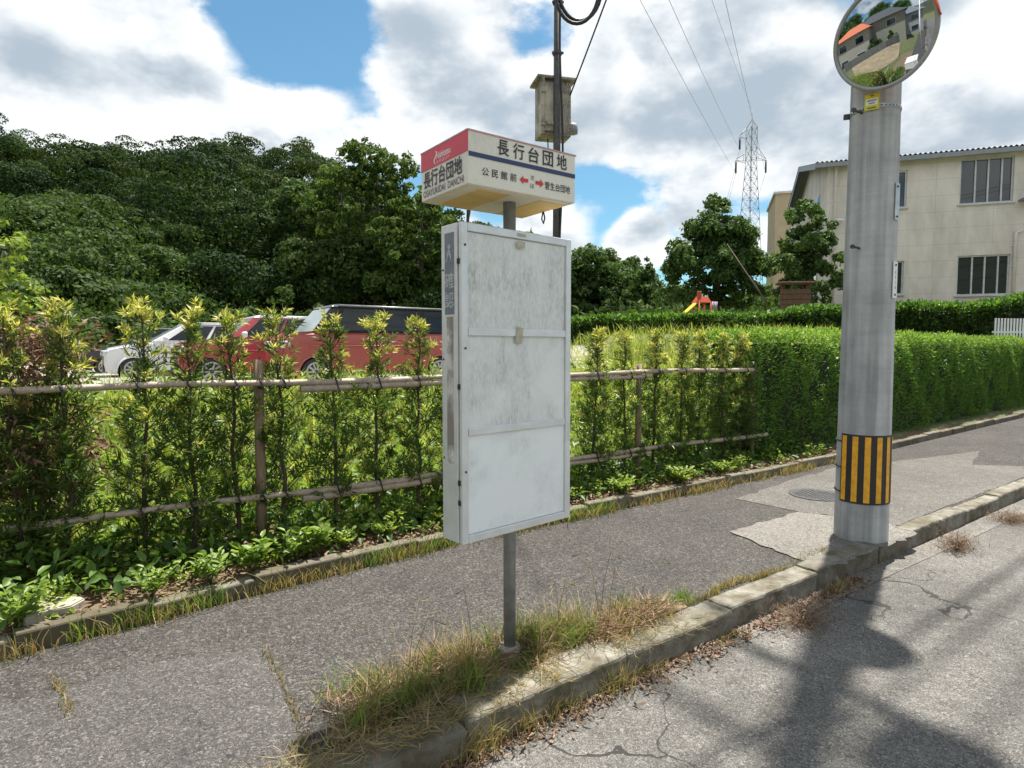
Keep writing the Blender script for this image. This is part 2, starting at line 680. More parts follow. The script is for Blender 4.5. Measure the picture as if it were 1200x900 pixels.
M_GROUND = mat_ground()
M_GALV = simple('galvanised_steel', (0.42, 0.44, 0.46), 0.42, 0.75, 0.25, 14)
M_STEELPOLE = simple('weathered_grey_pole', (0.27, 0.285, 0.30), 0.5, 0.4, 0.3, 12)
M_ALU = simple('aluminium_frame', (0.66, 0.68, 0.70), 0.42, 0.35, 0.1, 10)
M_BLACK = simple('black_rubber', (0.02, 0.02, 0.022), 0.55)
M_DARKSTEEL = simple('dark_aged_steel', (0.075, 0.072, 0.07), 0.6, 0.3, 0.4, 20)
M_RED = simple('sign_red', (0.60, 0.035, 0.07), 0.4, 0, 0.06)
M_NAVY = simple('sign_navy', (0.02, 0.035, 0.12), 0.4, 0, 0.06)
M_INK = simple('sign_ink', (0.02, 0.02, 0.025), 0.45, 0, 0.05)
M_WHITEINK = simple('sign_white_ink', (0.8, 0.78, 0.76), 0.45, 0, 0.05)
M_ARROW = simple('sign_arrow_red', (0.55, 0.03, 0.045), 0.4, 0, 0.05)
M_YELLOW = simple('hazard_yellow', (0.74, 0.36, 0.02), 0.55, 0, 0.22, 22)
M_TAPE = simple('old_parcel_tape', (0.42, 0.38, 0.30), 0.4, 0, 0.2, 40)


def grime_panel(name, base, dirt, amt, lo, hi, rough=0.35):
    k = Mat(name)
    v = k.coord('Object', (1, 1, 0.12))
    a = k.noise(v, 16, 7, 0.7)
    v2 = k.coord('Object')
    b = k.noise(v2, 3.2, 6, 0.62, 0.3)
    fine = k.ramp(k.noise(k.coord('Object', (1, 1, 0.3)), 110, 4, 0.7), [(0.35, (0, 0, 0)), (0.65, (1.2, 1.2, 1.2))])
    m = k.math('MULTIPLY', k.ramp(a, [(0.25, (0.2, 0.2, 0.2)), (0.7, (1, 1, 1))]), k.ramp(b, [(lo, (0, 0, 0)), (hi, (1, 1, 1))]))
    m = k.math('MULTIPLY', k.math('MULTIPLY', m, k.math('ADD', fine, 0.35)), amt, True)
    k.color(k.mix(m, base, dirt))
    k.rough(rough)
    return k.m


M_PANEL_TOP = grime_panel('grimy_white_panel', (0.76, 0.78, 0.78), (0.30, 0.30, 0.28), 0.75, 0.28, 0.66)
M_PANEL_MID = grime_panel('streaked_white_panel', (0.76, 0.78, 0.79), (0.30, 0.31, 0.30), 1.0, 0.38, 0.72)
M_PANEL_LOW = grime_panel('cleaner_white_panel', (0.80, 0.83, 0.86), (0.42, 0.45, 0.47), 0.9, 0.5, 0.8)
M_HEADER = grime_panel('cream_sign_face', (0.74, 0.71, 0.64), (0.42, 0.39, 0.33), 0.6, 0.4, 0.8, 0.45)
M_UNDER = grime_panel('orange_yellow_underside', (0.78, 0.52, 0.20), (0.40, 0.24, 0.08), 0.7, 0.4, 0.75, 0.5)  # orange-yellow plates set against the cream underside of the header box
M_UNDERL = grime_panel('cream_underside', (0.80, 0.74, 0.60), (0.5, 0.42, 0.3), 0.7, 0.4, 0.8, 0.5)
M_STICKER = grime_panel('faded_blue_sticker', (0.12, 0.16, 0.20), (0.36, 0.36, 0.35), 0.7, 0.42, 0.7)
M_FADED = simple('faded_white_ink', (0.42, 0.44, 0.45), 0.5, 0, 0.3, 60)
M_RESIDUE = grime_panel('peeled_adhesive', (0.24, 0.22, 0.20), (0.65, 0.65, 0.65), 1.2, 0.5, 0.6)


def mat_bamboo():
    k = Mat('weathered_bamboo')
    v = k.coord('Object', (1, 1, 1))
    n = k.noise(v, 6, 6, 0.65)
    f = k.noise(k.coord('Object', (0.3, 1, 1)), 60, 4, 0.6)
    c = k.mix(0.5, k.ramp(n, [(0.3, (0.19, 0.135, 0.085)), (0.5, (0.35, 0.275, 0.195)), (0.75, (0.47, 0.395, 0.30))]), k.ramp(f, [(0.3, (0.2, 0.15, 0.12)), (0.7, (0.52, 0.44, 0.38))]))
    k.color(c)
    k.rough(0.55)
    return k.m


M_BAMBOO = mat_bamboo()


def mat_wood(name, a, b):
    k = Mat(name)
    f = k.noise(k.coord('Object', (1, 1, 0.1)), 30, 6, 0.65)
    k.color(k.ramp(f, [(0.3, a), (0.7, b)]))
    k.rough(0.8)
    k.bump(f, 0.5, 0.01)
    return k.m


M_POST = mat_wood('weathered_post_wood', (0.14, 0.09, 0.055), (0.32, 0.24, 0.17))
M_BARK = mat_wood('tree_bark', (0.045, 0.035, 0.026), (0.13, 0.105, 0.08))
M_TWIG = mat_wood('shrub_stem_bark', (0.04, 0.03, 0.02), (0.11, 0.08, 0.05))
M_CREAMWOOD = grime_panel('stained_cream_board', (0.52, 0.48, 0.40), (0.13, 0.11, 0.085), 1.5, 0.32, 0.6, .7)

L_POD = leafmat('podocarpus_leaf', [(0.045, 0.088, 0.02), (0.085, 0.145, 0.03), (0.13, 0.185, 0.04)], 0.42, 1.7, 0.4)
L_YOUNG = leafmat('podocarpus_young_leaf', [(0.30, 0.34, 0.06), (0.48, 0.47, 0.12), (0.64, 0.60, 0.26)], 0.45, 1.2, 0.45, big=0.1)
L_HEDGE = leafmat('hedge_leaf', [(0.055, 0.135, 0.025), (0.095, 0.20, 0.035), (0.155, 0.265, 0.05)], 0.38, 1.7, 0.42, bigscale=0.8)
L_HEDGETOP = leafmat('hedge_fresh_leaf', [(0.17, 0.29, 0.05), (0.28, 0.39, 0.09)], 0.45, 1.4, 0.42, bigscale=0.8)
L_DARKHEDGE = leafmat('dark_hedge_leaf', [(0.03, 0.07, 0.02), (0.05, 0.10, 0.025), (0.09, 0.14, 0.03)], 0.3, 1.5, 0.45, bigscale=0.6)
L_FOREST = leafmat('hill_forest_leaf', [(0.016, 0.036, 0.013), (0.029, 0.058, 0.018), (0.048, 0.077, 0.022)], 0.25, 1.5, 0.7, big=0.3, bigscale=0.12, spec=0.08, species=0.8)
L_TREE = leafmat('broadleaf_tree_leaf', [(0.045, 0.085, 0.022), (0.075, 0.125, 0.03), (0.12, 0.17, 0.042)], 0.33, 1.6, 0.6, bigscale=0.25, spec=0.12)
L_TREED = leafmat('dark_tree_leaf', [(0.042, 0.086, 0.026), (0.07, 0.125, 0.036), (0.11, 0.168, 0.05)], 0.3, 1.5, 0.6, bigscale=0.4, spec=0.14)
L_LIME = leafmat('lime_leaf', [(0.12, 0.20, 0.03), (0.20, 0.28, 0.045), (0.30, 0.36, 0.07)], 0.4, 1.5, 0.45, bigscale=0.5)
L_CREEP = leafmat('creeper_leaf', [(0.030, 0.060, 0.017), (0.048, 0.086, 0.022), (0.074, 0.115, 0.029)], 0.3, 1.5, 0.65, bigscale=0.3, spec=0.12)
L_WEED = leafmat('weed_leaf', [(0.09, 0.16, 0.03), (0.17, 0.26, 0.045), (0.27, 0.35, 0.08)], 0.4, 1.5, 0.42, bigscale=1.2)
L_UNDER = leafmat('undergrowth_leaf', [(0.04, 0.09, 0.02), (0.08, 0.15, 0.03), (0.13, 0.22, 0.045)], 0.35, 1.6, 0.45, bigscale=1.0)
L_GRASS = leafmat('meadow_grass', [(0.16, 0.24, 0.045), (0.27, 0.34, 0.07), (0.37, 0.42, 0.10), (0.48, 0.44, 0.19)], 0.45, 1.4, 0.5, bigscale=0.8)
L_STRAW = leafmat('straw_grass', [(0.09, 0.13, 0.03), (0.20, 0.19, 0.06), (0.36, 0.27, 0.13), (0.46, 0.36, 0.20), (0.30, 0.18, 0.10)], 0.35, 1.2, 0.55, bigscale=2.0)
L_GREENTUFT = leafmat('green_tuft_grass', [(0.08, 0.16, 0.03), (0.15, 0.24, 0.045), (0.28, 0.32, 0.09)], 0.4, 1.4, 0.5, bigscale=2.0)
L_DEAD = leafmat('dead_foliage', [(0.10, 0.05, 0.035), (0.20, 0.10, 0.07), (0.32, 0.19, 0.14)], 0.25, 1.1, 0.6, bigscale=1.5)
L_DRY = leafmat('dry_weed_twig', [(0.13, 0.075, 0.05), (0.24, 0.15, 0.10), (0.36, 0.25, 0.18)], 0.2, 1.1, 0.6, bigscale=2.0)


def mat_glass(name, c=(0.015, 0.02, 0.025), rough=0.04):
    k = Mat(name)
    n = k.noise(k.coord('Object'), 1.3, 3)
    k.color(k.ramp(n, [(0.3, c), (0.7, tuple(x * 1.6 for x in c))]))
    k.rough(rough)
    k.b.inputs['Specular IOR Level'].default_value = 0.9
    return k.m


M_GLASS = mat_glass('dark_window_glass')
M_CARGLASS = mat_glass('car_glass', (0.008, 0.01, 0.011))
M_CARGLASS.node_tree.nodes['Principled BSDF'].inputs['Specular IOR Level'].default_value = 0.5
M_SCREEN = mat_glass('painted_sky_windscreen', (0.20, 0.25, 0.255), 0.08)  # sky reflection painted into the glass as a pale grey-blue base


# ------------------------------------------------------------------ terrain
def sm(a, b, x):
    t = np.clip((x - a) / (b - a), 0, 1)
    return t * t * (3 - 2 * t)


def ridge_px(px):
    """height of the bare ridge by direction, seen from the camera, at 85 m"""
    return np.interp(px, [-600, -250, 0, 60, 140, 270, 360, 430, 520, 620, 700, 900, 1500],
                     [30, 28, 24.5, 21.5, 21.5, 21.5, 20, 16.5, 11, 7, 4, 3, 3])


def height(X, Y):
    X = np.asarray(X, float)
    Y = np.asarray(Y, float)
    n = -DC[1] * X + DC[0] * Y
    s = DC[0] * X + DC[1] * Y
    z = np.where(n < 4.3, -0.45, 0.11)
    z = z + 0.66 * sm(5.2, 8.5, n)
    z = z + 1.15 * sm(11.5, 16, Y) * sm(-1.0, 3.0, X) * (n > 5)
    z = z + 0.7 * sm(18, 24, Y) * sm(4, 9, X)
    Ys = np.maximum(Y, 1.0)
    px = 600 + 710 * X / Ys
    hill = ridge_px(px) * sm(34, 84, Y) * (Y > 5)
    left = 9.0 * sm(18, 42, Y) * sm(-11.0, -27.0, X) * (Y > 5)
    hl = np.maximum(hill, left)
    z = np.where(hl > 0.05, np.maximum(z, hl + 0.75), z)
    # hills behind the viewer, seen in the convex mirror
    back = (22 + 5 * np.sin(X * 0.05) + 3 * np.sin(X * 0.13 + 1)) * sm(-48, -95, Y) * (Y < 0)
    z = np.where(Y < -46, np.maximum(z, back - 0.2), z)
    return z


def axis(vals):
    out = []
    for a, b, st in vals:
        out += list(np.arange(a, b, st))
    return np.array(out + [vals[-1][1]])


xs = axis([(-700, -120, 58), (-120, -40, 4), (-40, -12, 1.0), (-12, 16, 0.4), (16, 40, 1.0), (40, 120, 4), (120, 700, 58)])
ys = axis([(-700, -120, 58), (-120, -40, 4), (-40, 2, 2.0), (2, 20, 0.4), (20, 60, 1.0), (60, 130, 3), (130, 1500, 114)])
GX, GY = np.meshgrid(xs, ys)
GZ = height(GX, GY)
nx, ny = len(xs), len(ys)
me = bpy.data.meshes.new('ground')
me.from_pydata(np.stack([GX, GY, GZ], -1).reshape(-1, 3).tolist(), [],
               [(j * nx + i, j * nx + i + 1, (j + 1) * nx + i + 1, (j + 1) * nx + i) for j in range(ny - 1) for i in range(nx - 1)])
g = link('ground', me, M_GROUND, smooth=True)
tag(g, kind='structure')

# road, sidewalk, patches
road_poly = [S(-60, 2.12), S(90, 2.12), S(90, -4.6), S(-60, -4.6)]
ROAD_Z = -0.135
tag(sheet('road', [road_poly], ROAD_Z, M_ROAD), kind='structure')
bm = bmesh.new()
prism(bm, [S(-60, 2.26), S(90, 2.26), S(90, 4.6), S(20, 4.42), S(8.2, 4.06), S(2.3, 4.08), S(-0.3, 3.86), S(-3, 3.6), S(-60, 3.6)], -0.4, 0.0)
tag(obj('sidewalk', bm, M_WALK), kind='structure')


def px_poly(pts, z=0.0):
    return [on_z(x, y, z) for x, y in pts]


def ragged(poly, amp=0.014, step=0.07):
    out = []
    for a, b in zip(poly, poly[1:] + poly[:1]):
        a, b = Vector((a[0], a[1], 0)), Vector((b[0], b[1], 0))
        k_ = max(1, int((b - a).length / step))
        for i in range(k_):
            out.append(a.lerp(b, i / k_) + Vector((random.gauss(0, amp), random.gauss(0, amp), 0)) * (0.0 if i == 0 else 1.0))
    return out


tag(sheet('sidewalk_patch', [ragged(px_poly([(855, 624), (936, 601), (1034, 612), (1075, 626), (972, 668), (930, 655)]))], 0.009, M_WALKL), kind='structure')
bmp = [px_poly([(936, 600), (862, 585), (930, 562), (975, 549), (1150, 529)]) + [S(9.6, 2.95), S(10.3, 2.29), S(4.6, 2.29)] + px_poly([(1036, 611)])]
bmp = [ragged(bmp[0], 0.012, 0.1)]
tag(sheet('sidewalk_patch', bmp, 0.004, M_WALKM), kind='structure')
tag(sheet('sidewalk_patch', [ragged(px_poly([(-140, 850), (60, 816), (150, 782), (308, 760), (330, 800), (352, 862), (362, 960), (-200, 1000)]))], 0.004, M_WALK2), kind='structure')

# kerb stones: one strip of separate stones
bm = bmesh.new()
s = -14.0
k_i = 0
while s < 45:
    ln = 0.6 if 4.2 < s < 6.3 else random.choice((0.9, 1.0, 0.95))
    off = random.uniform(-0.010, 0.010)
    zt = random.uniform(-0.012, 0.010)
    if s < 1.1:
        zt -= 0.02
    nf = float(np.interp(s, [0, 2, 4.5], [2.05, 2.085, 2.125]))
    n0, n1 = nf + off, 2.275 + off * .5
    bk = bmesh.new()
    box(bk, (0, 0, 0), (ln - 0.008, n1 - n0, 0.36), bevel=0.016, seg=2)
    bmesh.ops.subdivide_edges(bk, edges=[e for e in bk.edges if e.calc_length() > 0.3], cuts=14, use_grid_fill=True)
    bmesh.ops.subdivide_edges(bk, edges=[e for e in bk.edges if e.calc_length() > 0.1], cuts=3, use_grid_fill=True)
    for v in bk.verts:
        q_ = v.co * 9 + Vector((s * 7, 0, 3))
        edge_ = 1.0 if (v.co.z > 0.14 and abs(v.co.y) > 0.05) else 0.45
        v.co += mnoise.noise_vector(q_) * 0.007 * edge_ + mnoise.noise_vector(q_ * 3.1) * 0.006 * edge_
    mtmp = bpy.data.meshes.new('kerb_stone')
    bk.to_mesh(mtmp)
    bk.free()
    n_old = len(bm.verts)
    bm.from_mesh(mtmp)
    bpy.data.meshes.remove(mtmp)
    bm.verts.ensure_lookup_table()
    vs = bm.verts[n_old:]
    c = S(s + ln / 2, (n0 + n1) / 2, 0.008 - 0.18 + zt)
    bmesh.ops.transform(bm, matrix=Matrix.Translation(c) @ Matrix.Rotation(R(35.5) + random.uniform(-.008, .008), 4, 'Z'), verts=vs)
    s += ln
kerb = obj('kerb', bm, M_KERB)
tag(kerb, kind='structure')
# worn gutter strip of gritty concrete beside the kerb
tag(sheet('road_gutter', [[S(3.0, 1.98), S(9, 1.9), S(9, 2.12), S(3.0, 2.12)]], ROAD_Z + 0.004, M_WALKL), kind='structure')

# edging stones between sidewalk and planting bed
ED = [(-8, 3.5), (-3, 3.62), (-0.25, 3.88), (1.0, 4.02), (2.3, 4.10), (5.0, 4.10), (8.2, 4.08), (13, 4.22), (20, 4.44), (45, 5.0)]


def edge_n(s_):
    return float(np.interp(s_, [e[0] for e in ED], [e[1] for e in ED]))


bm = bmesh.new()
s = -7.5
while s < 40:
    ln = random.choice((0.58, 0.6, 0.62))
    a, b = S(s + 0.004, edge_n(s)), S(s + ln - 0.004, edge_n(s + ln))
    d = (b - a)
    ang = math.atan2(d.y, d.x)
    vs = box(bm, (0, 0, 0), (d.length, 0.1, 0.3), bevel=0.012, seg=2)
    m_ = Matrix.Translation((a + b) / 2 + Vector((-math.sin(ang) * 0.05, math.cos(ang) * 0.05, -0.05 + random.uniform(-.012, .012)))) @ Matrix.Rotation(ang + random.uniform(-.02, .02), 4, 'Z') @ Matrix.Rotation(random.uniform(-.05, .05), 4, 'X')
    bmesh.ops.transform(bm, matrix=m_, verts=vs)
    s += ln
tag(obj('edging', bm, M_EDGE), kind='structure')
# planting bed soil
bm = bmesh.new()
rows = []
for s_ in np.arange(-8, 40, 0.25):
    rows.append([bm.verts.new(S(s_, edge_n(s_) + 0.03 + t, 0.06 + 0.09 * min(t, 0.6) + random.uniform(-.012, .012))) for t in (0, 0.12, 0.25, 0.4, 0.6, 0.9, 1.4)])
for a, b in zip(rows, rows[1:]):
    for i in range(6):
        bm.faces.new((a[i], b[i], b[i + 1], a[i + 1]))
tag(obj('planting_bed', bm, M_LITTER, smooth=True), kind='structure')
# parking lot
lotp = [(-26, 16), (-7.6, 8.6), (-2, 9.9), (2.5, 12.3), (1.5, 16), (-4, 27), (-14, 32)]
bm = bmesh.new()
pv = [bm.verts.new((x, y, 0)) for x, y in lotp]
bm.faces.new(pv)
bmesh.ops.triangulate(bm, faces=bm.faces)
bmesh.ops.subdivide_edges(bm, edges=bm.edges, cuts=14, use_grid_fill=True)
for v in bm.verts:
    v.co.z = float(height(v.co.x, v.co.y)) + 0.05
tag(obj('parking_lot', bm, M_LOT, smooth=True), kind='structure')


# ------------------------------------------------------------------ writing
def text_obj(body, parent, mat4, m, w=None, h=None, bold=0.0, name='lettering', spacing=1.0, depth=0.001):
    cu = bpy.data.curves.new(name, 'FONT')
    cu.body = body
    cu.size = 1.0
    cu.align_x = 'CENTER'
    cu.align_y = 'CENTER'
    cu.offset = bold
    cu.space_character = spacing
    cu.resolution_u = 4
    o = bpy.data.objects.new(name, cu)
    COL.objects.link(o)
    dg = bpy.context.evaluated_depsgraph_get()
    me_ = bpy.data.meshes.new_from_object(o.evaluated_get(dg))
    bpy.data.objects.remove(o)
    n_ = len(me_.vertices)
    co = np.empty(n_ * 3)
    me_.vertices.foreach_get('co', co)
    co = co.reshape(-1, 3)
    mn, mx = co.min(0), co.max(0)
    c = (mn + mx) / 2
    ext = mx - mn
    sx = w / ext[0] if w else h / ext[1]
    sy = h / ext[1] if h else sx
    me_.name = name
    me_.materials.clear()
    T = mat4 @ Matrix.Diagonal((sx, sy, 1, 1)) @ Matrix.Translation((-c[0], -c[1], 0))
    bm_ = bmesh.new()
    bm_.from_mesh(me_)
    bmesh.ops.transform(bm_, matrix=T, verts=bm_.verts)
    bm_.to_mesh(me_)
    bm_.free()
    return link(name, me_, m, parent)


def face_m(origin, xdir, updir):
    """matrix taking text XY to a plane"""
    x = Vector(xdir).normalized()
    y = Vector(updir).normalized()
    z = x.cross(y)
    m_ = Matrix((x, y, z)).transposed().to_4x4()
    m_.translation = Vector(origin)
    return m_


# ------------------------------------------------------------------ bus stop sign
def bus_stop():
    t = thing('bus_stop_sign', 'white bus stop sign board with a red and cream header box on a grey pole', 'bus stop sign', (-0.012, 2.94, 0.0), R(41.15))
    bm = bmesh.new()
    tube(bm, [(0, 0, -0.1), (0, 0, 2.40)], 0.0305, 20)
    obj('pole', bm, M_STEELPOLE, t)
    bm = bmesh.new()
    tube(bm, [(0, 0, -0.08), (0, 0, 0.05), (0, 0, 0.075)], [0.062, 0.058, 0.05], 16)
    obj('footing', bm, M_FOOT, t)
    # notice board
    X0, X1, Y0, Y1, Z0, Z1 = -0.346, 0.346, -0.0725, 0.0725, 0.673, 2.098
    bm = bmesh.new()
    box(bm, ((X0 + X1) / 2, (Y0 + Y1) / 2 + 0.012, (Z0 + Z1) / 2), (X1 - X0, Y1 - Y0 - 0.024, Z1 - Z0), bevel=0.004)
    nb = obj('notice_board', bm, M_ALU, t)
    f = 0.036
    bm = bmesh.new()
    yc = Y0 + 0.006
    for cx, cz, sx, sz in ((X0 + f / 2, (Z0 + Z1) / 2, f, Z1 - Z0), (X1 - f / 2, (Z0 + Z1) / 2, f, Z1 - Z0), (0, Z0 + f / 2, X1 - X0 - 2 * f, f), (0, Z1 - f / 2, X1 - X0 - 2 * f, f)):
        box(bm, (cx, yc - 0.004, cz), (sx - 0.001, 0.02, sz), bevel=0.003)
    obj('frame', bm, M_ALU, nb)
    ih = (Z1 - Z0 - 2 * f)
    zs = [Z0 + f, Z0 + f + ih * 0.345, Z0 + f + ih * 0.675, Z1 - f]
    for i, (mm, nm) in enumerate(((M_PANEL_LOW, 'cleaner white lower panel'), (M_PANEL_MID, 'streaked white middle panel'), (M_PANEL_TOP, 'grimy white upper panel'))):
        bm = bmesh.new()
        box(bm, (0, Y0 + 0.006, (zs[i] + zs[i + 1]) / 2), (X1 - X0 - 2 * f - 0.002, 0.006, zs[i + 1] - zs[i] - 0.004))
        o = obj('panel', bm, mm, nb)
        o['label'] = nm
    for zc in zs[1:3]:
        bm = bmesh.new()
        box(bm, (0, Y0 - 0.001, zc), (X1 - X0 - 2 * f - 0.004, 0.014, 0.034), bevel=0.003)
        obj('crossbar', bm, M_ALU, nb)
    for cx, cz, w_, h_, rz in ((-0.01, zs[2] - 0.012, 0.042, 0.075, 0.12), (0.0, zs[3] - 0.028, 0.05, 0.03, 0.0), (0.005, zs[3] + 0.018, 0.05, 0.014, 0.0)):
        bm = bmesh.new()
        vs = box(bm, (0, 0, 0), (w_, 0.0015, h_))
        bmesh.ops.transform(bm, matrix=Matrix.Translation((cx, Y0 - 0.0105, cz)) @ Matrix.Rotation(rz, 4, 'Y'), verts=vs)
        obj('tape', bm, M_TAPE, nb)
    # hinges and screws on the left edge
    for zc in (1.93, 1.38, 0.95, 0.86):
        bm = bmesh.new()
        box(bm, (X0 + 0.0, Y0 + 0.012, zc), (0.012, 0.016, 0.024), bevel=0.003)
        obj('latch', bm, M_BLACK, nb)
    for zc in (2.0, 1.55, 1.0):
        bm = bmesh.new()
        tube(bm, [(X0 + 0.02, Y0 - 0.006, zc), (X0 + 0.02, Y0 - 0.011, zc)], 0.0055, 8)
        obj('screw', bm, M_DARKSTEEL, nb)
    for zc in (1.9, 1.5, 1.05):
        bm = bmesh.new()
        tube(bm, [(X0 + 0.0, Y1 - 0.016, zc), (X0 - 0.004, Y1 - 0.016, zc)], 0.0045, 8)
        obj('screw', bm, M_DARKSTEEL, nb)
    # side stickers
    bm = bmesh.new()
    box(bm, (X0 - 0.0005, 0.008, 1.88), (0.002, 0.07, 0.36))
    st = obj('side_sticker', bm, M_STICKER, nb)
    side = lambda z, y=0.008: face_m((X0 - 0.0022, y, z), (0, -1, 0), (0, 0, 1))
    text_obj('確', st, side(1.85), M_FADED, h=0.07, bold=0.01)
    text_obj('認', st, side(1.765), M_FADED, h=0.07, bold=0.01)
    bm = bmesh.new()
    bmesh.ops.create_circle(bm, cap_ends=True, radius=0.011, segments=12, matrix=side(2.0))
    for a, b in (((0.008, 1.985), (-0.012, 1.93)), ((0.008, 1.985), (0.028, 1.93))):
        tube(bm, [(X0 - 0.0022, a[0], a[1]), (X0 - 0.0022, b[0], b[1])], 0.004, 6)
    obj('emblem', bm, M_FADED, st)
    bm = bmesh.new()
    box(bm, (X0 - 0.0004, 0.006, 1.36), (0.0018, 0.05, 0.66))
    obj('peeled_strip', bm, M_RESIDUE, nb)
    # rail on the back carrying the board
    bm = bmesh.new()
    box(bm, (0.02, 0.052, Z1 + 0.016), (0.52, 0.035, 0.03), bevel=0.003)
    obj('top_bracket', bm, M_GALV, t)
    bm = bmesh.new()
    rings = tube(bm, [(0.245, 0.02, 2.262), (0.245, 0.02, 2.24), (0.255, 0.02, 2.21), (0.24, 0.015, 2.18), (0.228, 0.015, 2.2), (0.24, 0.02, 2.235)], 0.004, 6)
    obj('loose_wire', bm, M_BLACK, t)
    # header box
    hb0 = bpy.data.objects.new('header_box', None)
    bm = bmesh.new()
    hx0, hx1, hy0, hy1, hz0, hz1 = -0.336, 0.269, -0.166, 0.252, 2.246, 2.47
    box(bm, ((hx0 + hx1) / 2, (hy0 + hy1) / 2, (hz0 + hz1) / 2), (hx1 - hx0, hy1 - hy0, hz1 - hz0), bevel=0.004, seg=2)
    hb = obj('header_box', bm, M_HEADER, t)
    hb.rotation_euler = (0, 0, R(-4.96))
    bpy.data.objects.remove(hb0)
    H = hz1 - hz0
    # red band on the left end
    bm = bmesh.new()
    box(bm, (hx0 - 0.001, (hy0 + hy1) / 2, hz0 + H * 0.805), (0.003, hy1 - hy0 - 0.002, H * 0.385))
    obj('red_band', bm, M_RED, hb)
    bm = bmesh.new()
    box(bm, ((hx0 + hx1) / 2, hy0 - 0.001, hz0 + H * 0.565), (hx1 - hx0 - 0.004, 0.003, H * 0.085))
    obj('navy_stripe', bm, M_NAVY, hb)
    bm = bmesh.new()
    box(bm, ((hx0 + hx1) / 2, (hy0 + hy1) / 2, hz0 - 0.0012), (hx1 - hx0 - 0.02, hy1 - hy0 - 0.02, 0.003))
    ud = obj('underside', bm, M_UNDERL, hb)
    for xa, xb in ((hx0 + 0.08, hx0 + 0.25), (hx0 + 0.42, hx1 - 0.02)):
        bm = bmesh.new()
        box(bm, ((xa + xb) / 2, (hy0 + hy1) / 2 + 0.012, hz0 - 0.0035), (xb - xa, hy1 - hy0 - 0.06, 0.003))
        obj('orange_yellow_plate', bm, M_UNDER, ud)
    bm = bmesh.new()
    zt = hz1 + 0.001
    for cx, cy, sx, sy in (((hx0 + hx1) / 2, hy0 + 0.006, hx1 - hx0 + 0.008, 0.018), ((hx0 + hx1) / 2, hy1 - 0.006, hx1 - hx0 + 0.008, 0.018), (hx0 + 0.005, (hy0 + hy1) / 2, 0.018, hy1 - hy0 - 0.014), (hx1 - 0.005, (hy0 + hy1) / 2, 0.018, hy1 - hy0 - 0.014)):
        box(bm, (cx, cy, zt), (sx, sy, 0.006))
    obj('top_trim', bm, M_RED if False else simple('trim_pinkish', (0.5, 0.3, 0.3), 0.5), hb)
    fr = lambda x, z: face_m((x, hy0 - 0.0028, z), (1, 0, 0), (0, 0, 1))
    lf = lambda y, z: face_m((hx0 - 0.0030, y, z), (0, -1, 0), (0, 0, 1))
    big = ['長', '行', '台', '団', '地']
    for i, ch in enumerate(big):
        text_obj(ch, hb, fr(-0.155 + i * 0.0845, hz0 + H * 0.805), M_INK, w=0.062, h=0.068, bold=0.012)
    text_obj('公 民 館 前', hb, fr(-0.175, hz0 + H * 0.28), M_INK, w=0.185, h=0.036, bold=0.008)
    text_obj('菅生台団地', hb, fr(0.158, hz0 + H * 0.255), M_INK, w=0.155, h=0.036, bold=0.008)
    text_obj('次', hb, fr(0.0065, hz0 + H * 0.35), M_INK, h=0.022)
    text_obj('は', hb, fr(0.0065, hz0 + H * 0.19), M_INK, h=0.02)
    for xa, sgn in ((-0.041, -1), (0.049, 1)):
        bm = bmesh.new()
        L_, hh, th = 0.024, 0.019, 0.008
        pts = [(sgn * L_, 0), (0.004 * sgn, hh), (0.004 * sgn, th), (-sgn * L_, th), (-sgn * L_, -th), (0.004 * sgn, -th), (0.004 * sgn, -hh)]
        bm.faces.new([bm.verts.new(fr(xa, hz0 + H * 0.27) @ Vector((x, y, 0))) for x, y in pts])
        obj('arrow', bm, M_ARROW, hb)
    yc = (hy0 + hy1) / 2
    text_obj('長行台団地', hb, lf(yc + 0.01, hz0 + H * 0.405), M_INK, w=0.345, h=0.078, bold=0.014)
    text_obj('OSAYUKIDAI  DANCHI', hb, lf(yc + 0.005, hz0 + H * 0.13), M_INK, w=0.36, h=0.03)
    text_obj('Nishitetsu', hb, lf(yc - 0.005, hz0 + H * 0.80), M_WHITEINK, w=0.125, h=0.030, bold=0.01)
    text_obj('G R O U P', hb, lf(yc - 0.0, hz0 + H * 0.675), M_WHITEINK, w=0.11, h=0.013)
    bm = bmesh.new()
    pts = []
    for i in range(10):
        a = i / 9
        pts.append(lf(yc + 0.065 + 0.012 * math.sin(a * 6.3), hz0 + H * (0.64 + 0.27 * a)) @ Vector((0, 0, 0.0)))
    tube(bm, pts, [0.001 + 0.004 * math.sin(3.1 * i / 9) for i in range(10)], 6)
    obj('emblem', bm, M_WHITEINK, hb)
    return t


bus_stop()


# ------------------------------------------------------------------ concrete utility pole and what hangs on it
PB = Vector((2.865, 4.9, 0.0))


def pole_r(z):
    return 0.197 - z / 150.0


